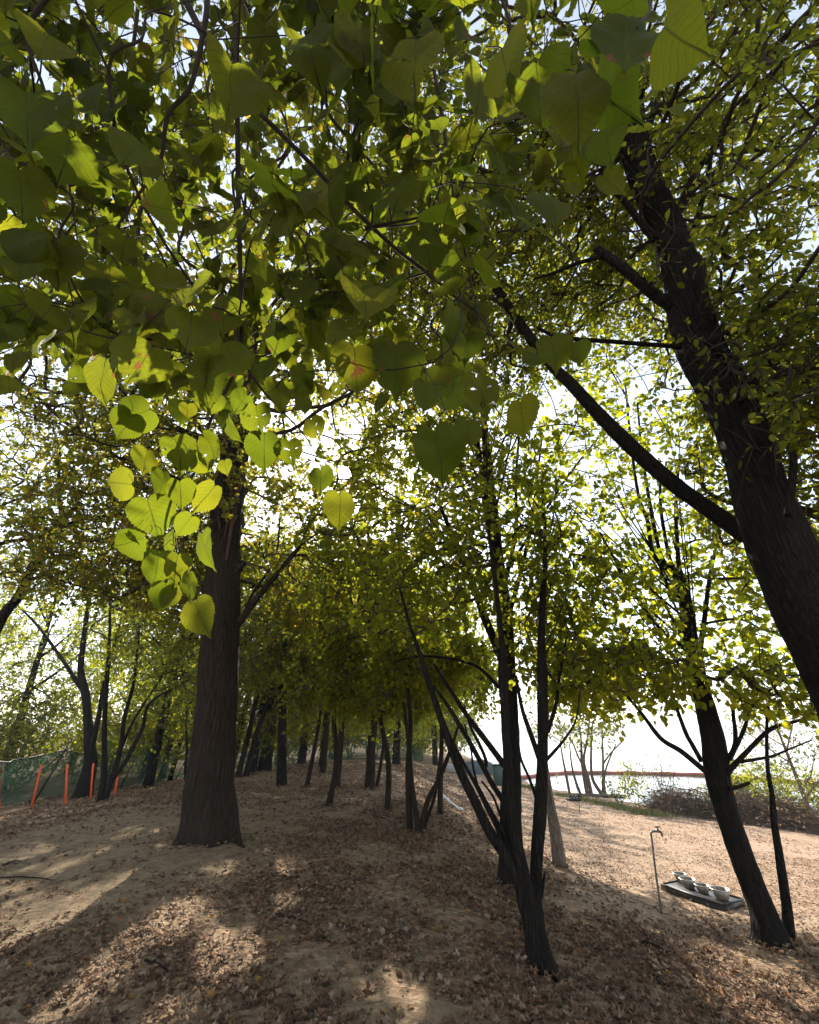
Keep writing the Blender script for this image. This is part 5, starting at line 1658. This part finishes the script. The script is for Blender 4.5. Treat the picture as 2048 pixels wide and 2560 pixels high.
# thin trees on the shore at the right
for q, (x, y, h, lab) in enumerate([(13.5, 14.5, 5.0, "thin bare tree behind the bright bush at the right edge"), (11.8, 14.8, 4.6, "twiggy small tree behind the brush right of the leaning trunk"), (15.5, 13.0, 5.5, "grey leafed small tree leaning over the lake at the right edge")]):
    b = np.array([x, y, float(ground(x, y))])
    s = np.linspace(0, 1, 5)[:, None]
    p_ = b + [0, 0, -0.1] + np.array([0.6 - 0.5 * q, 0.2, h * 0.8]) * s
    tree('shore_tree', lab, 'tree', [(p_, np.linspace(0.07, 0.02, 5))], forks((p_, np.linspace(0.07, 0.02, 5)), 6, 830 + q, 1.8, 0.2), [(190, (x + 0.4, y, b[2] + h * 0.62), (1.9, 1.5, h * 0.4))], 833 + q,
         'elm', 0.09, M['leaf_wil'], M['bark_pale'], sides=10, per=4, twigs=2, tl=0.5, zmin=0.4, tip=0.003)
# grass strip along the water
rs = np.random.default_rng(840)
n = 9000
tt = rs.uniform(0, 1, n)
sh = np.array([G(1235, 1958)[:2], G(1330, 1970)[:2], G(1420, 1992)[:2], G(1520, 2012)[:2], G(1600, 2032)[:2], G(1680, 2044)[:2]])
sx = np.interp(tt * 5, np.arange(6), sh[:, 0]) + rs.normal(0, 0.22, n) - 0.15; sy = np.interp(tt * 5, np.arange(6), sh[:, 1]) + rs.normal(0, 0.3, n)
den = np.sin(sx * 2.1) * np.sin(sy * 1.3) > -0.5
sx, sy = sx[den], sy[den]; n = len(sx)
b_ = np.c_[sx, sy, ground(sx, sy)]
az = rs.uniform(0, 6.28, n); hgt_ = rs.uniform(0.05, 0.2, n); wd = 0.006
ax2 = np.c_[np.cos(az), np.sin(az), np.zeros(n)]
ld = rs.normal(0, 0.06, (n, 3)); ld[:, 2] = hgt_
V = np.stack([b_ - ax2 * wd, b_ + ax2 * wd, b_ + ld], 1).reshape(-1, 3)
m, nt, out = new_mat("shore_grass")
geo = nt.nodes.new("ShaderNodeNewGeometry")
principled(nt, out, ramp(nt, geo.outputs["Random Per Island"], [(0, (0.08, 0.12, 0.03)), (0.6, (0.16, 0.18, 0.05)), (1.0, (0.30, 0.25, 0.10))]), 0.7)
go = obj('grass', build_mesh('grass', V, [np.arange(3 * n).reshape(-1, 3)], [m], smooth=False))
tag(go, "strip of short green and yellow grass along the water's edge", 'grass', kind='stuff')

# forked stick and dark board on the far path
b = G(1448, 2030)
o = thing('forked_stick', "thin forked stick standing upright in the sunlit path near the water", 'stick', b)
a = Acc(); pf = stem([(1448, 2034, 4), (1447, 1990, 4), (1436, 1950, 3)], b[1])[0]; pf[0] = sink(b); a.add(*tube(pf, [0.012, 0.01, 0.006], 6)); a.build('shaft', M['bark_twig'], o, b)
a = Acc(); a.add(*tube(stem([(1447, 1992, 3), (1451, 1968, 3)], b[1])[0], [0.008, 0.005], 6)); a.build('fork', M['bark_twig'], o, b)
b = G(1435, 2002)
a = Acc(); V, F = box((b[0], b[1], b[2] + 0.05), (0.5, 0.3, 0.1), rotz(0.1), 0.02); a.add(V, F)
for q in range(4):
    a.add(*tube(np.array([[b[0] - 0.2 + 0.13 * q, b[1], b[2] + 0.1], [b[0] - 0.12 + 0.13 * q, b[1], b[2] + 0.16 + 0.02 * (q % 2)], [b[0] - 0.02 + 0.13 * q, b[1] + 0.02, b[2] + 0.11]]), [0.03, 0.035, 0.015], 7, 0.1, seed=q))
tag(a.build('wood_block', M['steel_dark'], None, tuple(b)), "low dark block of wood lying behind the forked stick", 'wood block')
# green bin, far heap, boards, white sheet
M['bin'] = plain_mat("bin_green", (0.05, 0.10, 0.085), 0.45, var=0.15)
b = G(1247, 1963)
o = thing('rubbish_bin', "green rubbish bin standing at the far end of the path", 'bin', b)
a = Acc(); V, F = box((0, 0, 0.45), (0.5, 0.5, 0.9), None, 0.04); V[:, :2] *= (0.85 + 0.17 * V[:, 2:3] / 0.9); a.add(V + b, F); a.build('body', M['bin'], o, b, smooth=False)
a = Acc(); V, F = box((0, -0.02, 0.935), (0.56, 0.58, 0.06), None, 0.02); a.add(V + b, F); a.build('lid', M['bin'], o, b, smooth=False)
M['tarp_dark'] = plain_mat("tarp_grey", (0.09, 0.11, 0.12), 0.5, var=0.4, scale=3)
b = G(1200, 1934)
r_ = np.random.default_rng(850)
n1, n2 = 16, 22
uu, vv_ = np.meshgrid(np.linspace(-1, 1, n2), np.linspace(-1, 1, n1))
zz = 0.75 * (1 - np.abs(uu) ** 3.5) ** 0.6 * (1 - np.abs(vv_) ** 3) ** 0.7 + 0.05 * np.sin(uu * 9 + vv_ * 5) * (1 - uu ** 2) * (1 - vv_ ** 2) + 0.03 * r_.normal(size=uu.shape) * (1 - uu ** 2)
i, j = np.meshgrid(np.arange(n1 - 1), np.arange(n2 - 1), indexing='ij')
q4 = np.stack([i * n2 + j, i * n2 + j + 1, (i + 1) * n2 + j + 1, (i + 1) * n2 + j], -1).reshape(-1, 4)
o = obj('covered_heap', build_mesh('covered_heap', np.c_[(uu * 1.3).ravel(), (vv_ * 0.8).ravel(), zz.ravel()], [q4], [M['tarp_dark']]), None, b)
tag(o, "low grey covered heap at the far end of the path left of the bin", 'heap')
M['white_wood'] = plain_mat("white_boards", (0.62, 0.60, 0.58), 0.6, var=0.15)
b = G(1134, 1932)
a = Acc()
for q in range(5):
    V, F = box((r_.normal(0, 0.03), r_.normal(0, 0.04), 0.10 + 0.09 * q), (1.5 - 0.1 * q, 0.45, 0.07), rotz(r_.normal(0, 0.05)), 0.01); a.add(V + b, F)
for q in (-1, 1):
    V, F = box((0.5 * q, 0, 0.02), (0.1, 0.5, 0.14), None, 0.01); a.add(V + b, F)
tag(a.build('board_pile', M['white_wood'], None, tuple(b), smooth=False), "pile of pale boards at the far end of the path", 'boards')
M['sheet'] = plain_mat("plastic_sheet", (0.55, 0.55, 0.55), 0.35, var=0.15, scale=4)
b = G(1113, 2028)
n1, n2 = 10, 18
uu, vv_ = np.meshgrid(np.linspace(0, 1, n2), np.linspace(-1, 1, n1))
xx = -0.15 + 0.62 * uu; yy2 = 0.12 * vv_ * (1 - 0.5 * uu) + 0.1 * uu
zz = 0.42 * (1 - uu) ** 1.4 + 0.02 + 0.03 * np.sin(vv_ * 9 + uu * 3) * (1 - uu * 0.6) + 0.01 * r_.normal(size=uu.shape)
i, j = np.meshgrid(np.arange(n1 - 1), np.arange(n2 - 1), indexing='ij')
q4 = np.stack([i * n2 + j, i * n2 + j + 1, (i + 1) * n2 + j + 1, (i + 1) * n2 + j], -1).reshape(-1, 4)
VV = np.c_[xx.ravel(), yy2.ravel(), zz.ravel()]
VV = np.vstack([VV, VV - [0, 0, 0.012]])
jb = np.arange(n2 - 1)
q4 = np.vstack([q4, q4[:, ::-1] + n1 * n2, np.stack([jb, n1 * n2 + jb, n1 * n2 + jb + 1, jb + 1], -1)])
o = obj('plastic_sheet', build_mesh('plastic_sheet', VV, [q4], [M['sheet']]), None, b)
tag(o, "white plastic sheet slumped against the short grey trunk", 'sheet')

# ------------------------------------------------------------------ fallen sticks, stones, leaf litter
rs = np.random.default_rng(900)
for (pts2, w_, lab) in [([(0, 2168), (36, 2157), (77, 2163)], 0.014, "pale crooked stick on the sand at the left edge"),
                        ([(0, 2196), (70, 2197), (138, 2203)], 0.009, "long thin stick on the sand below the crooked one at the left edge"),
                        ([(362, 2404), (395, 2420), (428, 2440)], 0.010, "dark stick among fallen leaves below the tallest trunk"),
                        ([(456, 2522), (470, 2542), (486, 2566)], 0.009, "pale stick at the bottom edge of the ground"),
                        ([(1594, 2357), (1636, 2372), (1680, 2388)], 0.018, "dark stick lying between the fan of stems and the leaning right trunk"),
                        ([(935, 2043), (955, 2048), (978, 2057)], 0.012, "thin stick on the slope below the slender forked trunk"),
                        ([(790, 2335), (806, 2348), (828, 2362)], 0.010, "dark stick on the slope at the middle of the foreground"),
                        ([(690, 2290), (730, 2302), (780, 2316)], 0.012, "long root-like stick on the sand right of the tallest trunk")]:
    p_ = np.array([G(u, v) for u, v in pts2]); p_[:, 2] += w_ * 0.9; p_[1, 2] += 0.012
    d4 = catmull(p_, 6); d4[1:-1] += rs.normal(0, 0.004, (len(d4) - 2, 3))
    a = Acc(); a.add(*tube(d4, np.linspace(w_, w_ * 0.5, len(d4)), 8, 0.1, seed=int(w_ * 1e4)))
    s_ = d4[3]; dd = nrm(np.array([rs.normal(), rs.normal(), 0.5]))
    a.add(*tube(np.array([s_, s_ + dd * 0.05, s_ + dd * 0.09]), [w_ * 0.5, w_ * 0.4, w_ * 0.2], 6))
    tag(a.build('fallen_stick', M['bark_pale'] if 'pale' in lab else M['bark_brown'], None, tuple(p_[0])), lab, 'stick')
M['stone'] = plain_mat("stone", (0.20, 0.17, 0.13), 0.85, var=0.3, scale=20)
for q, (u, v, r0, lab) in enumerate([(1013, 2330, 0.035, "round grey stone in the fallen leaves left of the fan of stems"), (999, 2303, 0.03, "brownish stone just above the round grey one in the leaves"), (1050, 2312, 0.022, "small pebble to the right of the round grey stone")]):
    c = G(u, v)
    th, ph_ = np.meshgrid(np.linspace(0, 2 * np.pi, 16, endpoint=False), np.linspace(0.05, np.pi - 0.05, 9))
    rr_ = r0 * (1 + 0.12 * np.sin(2 * th + q) * np.sin(ph_) + 0.06 * np.sin(5 * th + 3 * ph_))
    V = np.stack([rr_ * np.sin(ph_) * np.cos(th) * 1.2, rr_ * np.sin(ph_) * np.sin(th), rr_ * np.cos(ph_) * 0.75], -1).reshape(-1, 3)
    i, j = np.meshgrid(np.arange(8), np.arange(16), indexing='ij')
    q4 = np.stack([i * 16 + j, i * 16 + (j + 1) % 16, (i + 1) * 16 + (j + 1) % 16, (i + 1) * 16 + j], -1).reshape(-1, 4)
    tag(obj('stone', build_mesh('stone', V, [q4], [M['stone']]), None, c + [0, 0, r0 * 0.3]), lab, 'stone')

rs = np.random.default_rng(910)
P_, S_ = [], []
for (x0, x1, y0, y1, dens, sz) in [(-7, 7, 2.2, 6.5, 900, 0.049), (-7, 7, 2.2, 6.5, 900, 0.022), (-11, 9, 6.5, 11, 620, 0.048), (-13, 10, 11, 18, 200, 0.062), (-15, 9, 18, 32, 60, 0.09)]:
    n = int((x1 - x0) * (y1 - y0) * dens)
    x = rs.uniform(x0, x1, n); y = rs.uniform(y0, y1, n)
    cl = 0.5 + 0.5 * np.sin(x * 1.7 + np.sin(y * 1.3) * 1.5) * np.sin(y * 1.9 + np.sin(x * 0.9) * 1.2) + 0.3 * np.sin(x * 5.1 + y * 2) * np.sin(y * 4.3 - x) + 0.2 * np.sin(x * 13 - y * 5) * np.sin(y * 11 + x * 3)
    bare = sstep(-1.0, -2.8, x) * sstep(-9, -6.5, x) * sstep(14, 10, y) * (0.55 + 0.45 * sstep(4.5, 6.5, y))
    bare = np.maximum(bare, np.exp(-((x + 3.0) ** 2 + (y - 7.4) ** 2) / 2.0))
    keep = rs.uniform(size=n) < np.clip(0.12 + 0.88 * cl, 0.04, 1) * (1 - 0.86 * bare) * (1 - 0.1 * sstep(1.8, 3.4, x) * sstep(5.5, 8.0, y))
    z = ground(x, y)
    keep &= z > WATER_Z + 0.03
    on_path = sstep(1.8, 3.4, x) * sstep(5.5, 8.0, y)
    P_.append(np.c_[x, y, z][keep]); S_.append((sz * rs.uniform(0.4, 1.4, n) * (1 - 0.5 * on_path))[keep])
for o_ in list(COL.objects):
    if o_.type == 'EMPTY' and o_.get("category") == 'tree' and 2 < o_.location.y < 16 and abs(o_.location.x) < 11:
        k_ = 110
        a_ = rs.uniform(0, 6.283, k_); d_ = 0.1 + np.abs(rs.normal(0, 0.34, k_)) + (0.3 if o_.location.x < -2.8 and o_.location.y < 9 else 0)
        x_ = o_.location.x + d_ * np.cos(a_); y_ = o_.location.y + d_ * np.sin(a_)
        P_.append(np.c_[x_, y_, ground(x_, y_) + 0.02]); S_.append(rs.uniform(0.03, 0.07, k_))
P_ = np.vstack(P_); S_ = np.concatenate(S_)
n = len(P_)
az = rs.uniform(0, 6.283, n)
Y = np.c_[np.cos(az), np.sin(az), rs.normal(0, 0.22, n)]
Nn = np.c_[rs.normal(0, 0.3, (n, 2)), np.ones(n)]
P_[:, 2] += 0.004 + rs.uniform(0, 0.016, n)
V, F, UV = place_leaves('litter', P_, Y, Nn, S_, rs)
acc = Acc(); acc.add(V, [F], 0)
for _ in range(420):
    x_, y_ = rs.uniform(-6, 6), 2.4 + 9 * rs.uniform() ** 1.5
    a_ = rs.uniform(0, 6.283); L_ = rs.uniform(0.06, 0.32)
    q_ = np.array([[x_ + math.cos(a_) * L_ * f_ + 0.06 * L_ * math.sin(6 * f_), y_ + math.sin(a_) * L_ * f_, 0] for f_ in (0, 0.33, 0.66, 1)])
    q_[:, 2] = ground(q_[:, 0], q_[:, 1]) + 0.012
    acc.add(*tube(q_, [0.004, 0.0035, 0.003, 0.0015], 4, cap=False), 1)
o = acc.build('leaf_litter', [M['dry_leaf'], M['bark_pale']])
tag(o, "brown curled fallen leaves and twigs strewn over the whole ground", 'fallen leaves', kind='stuff')
print("litter leaves", n)

# ------------------------------------------------------------------ the hazy air over the lake and between the trees
m = bpy.data.materials.new("haze")
m.use_nodes = True
nt = m.node_tree
nt.nodes.clear()
out = nt.nodes.new("ShaderNodeOutputMaterial")
pv = nt.nodes.new("ShaderNodeVolumePrincipled")
pv.inputs["Color"].default_value = (0.95, 0.96, 1.0, 1)
pv.inputs["Density"].default_value = 0.0009
pv.inputs["Anisotropy"].default_value = 0.0
nt.links.new(pv.outputs[0], out.inputs["Volume"])
V, F = box((0, 0, 8.5), (11000, 11000, 32), None)
o = obj('haze', build_mesh('haze', V, F, [m], smooth=False))
o["kind"] = "stuff"
o["label"] = "pale hazy air over the lake and between the trees"
o["category"] = "haze"
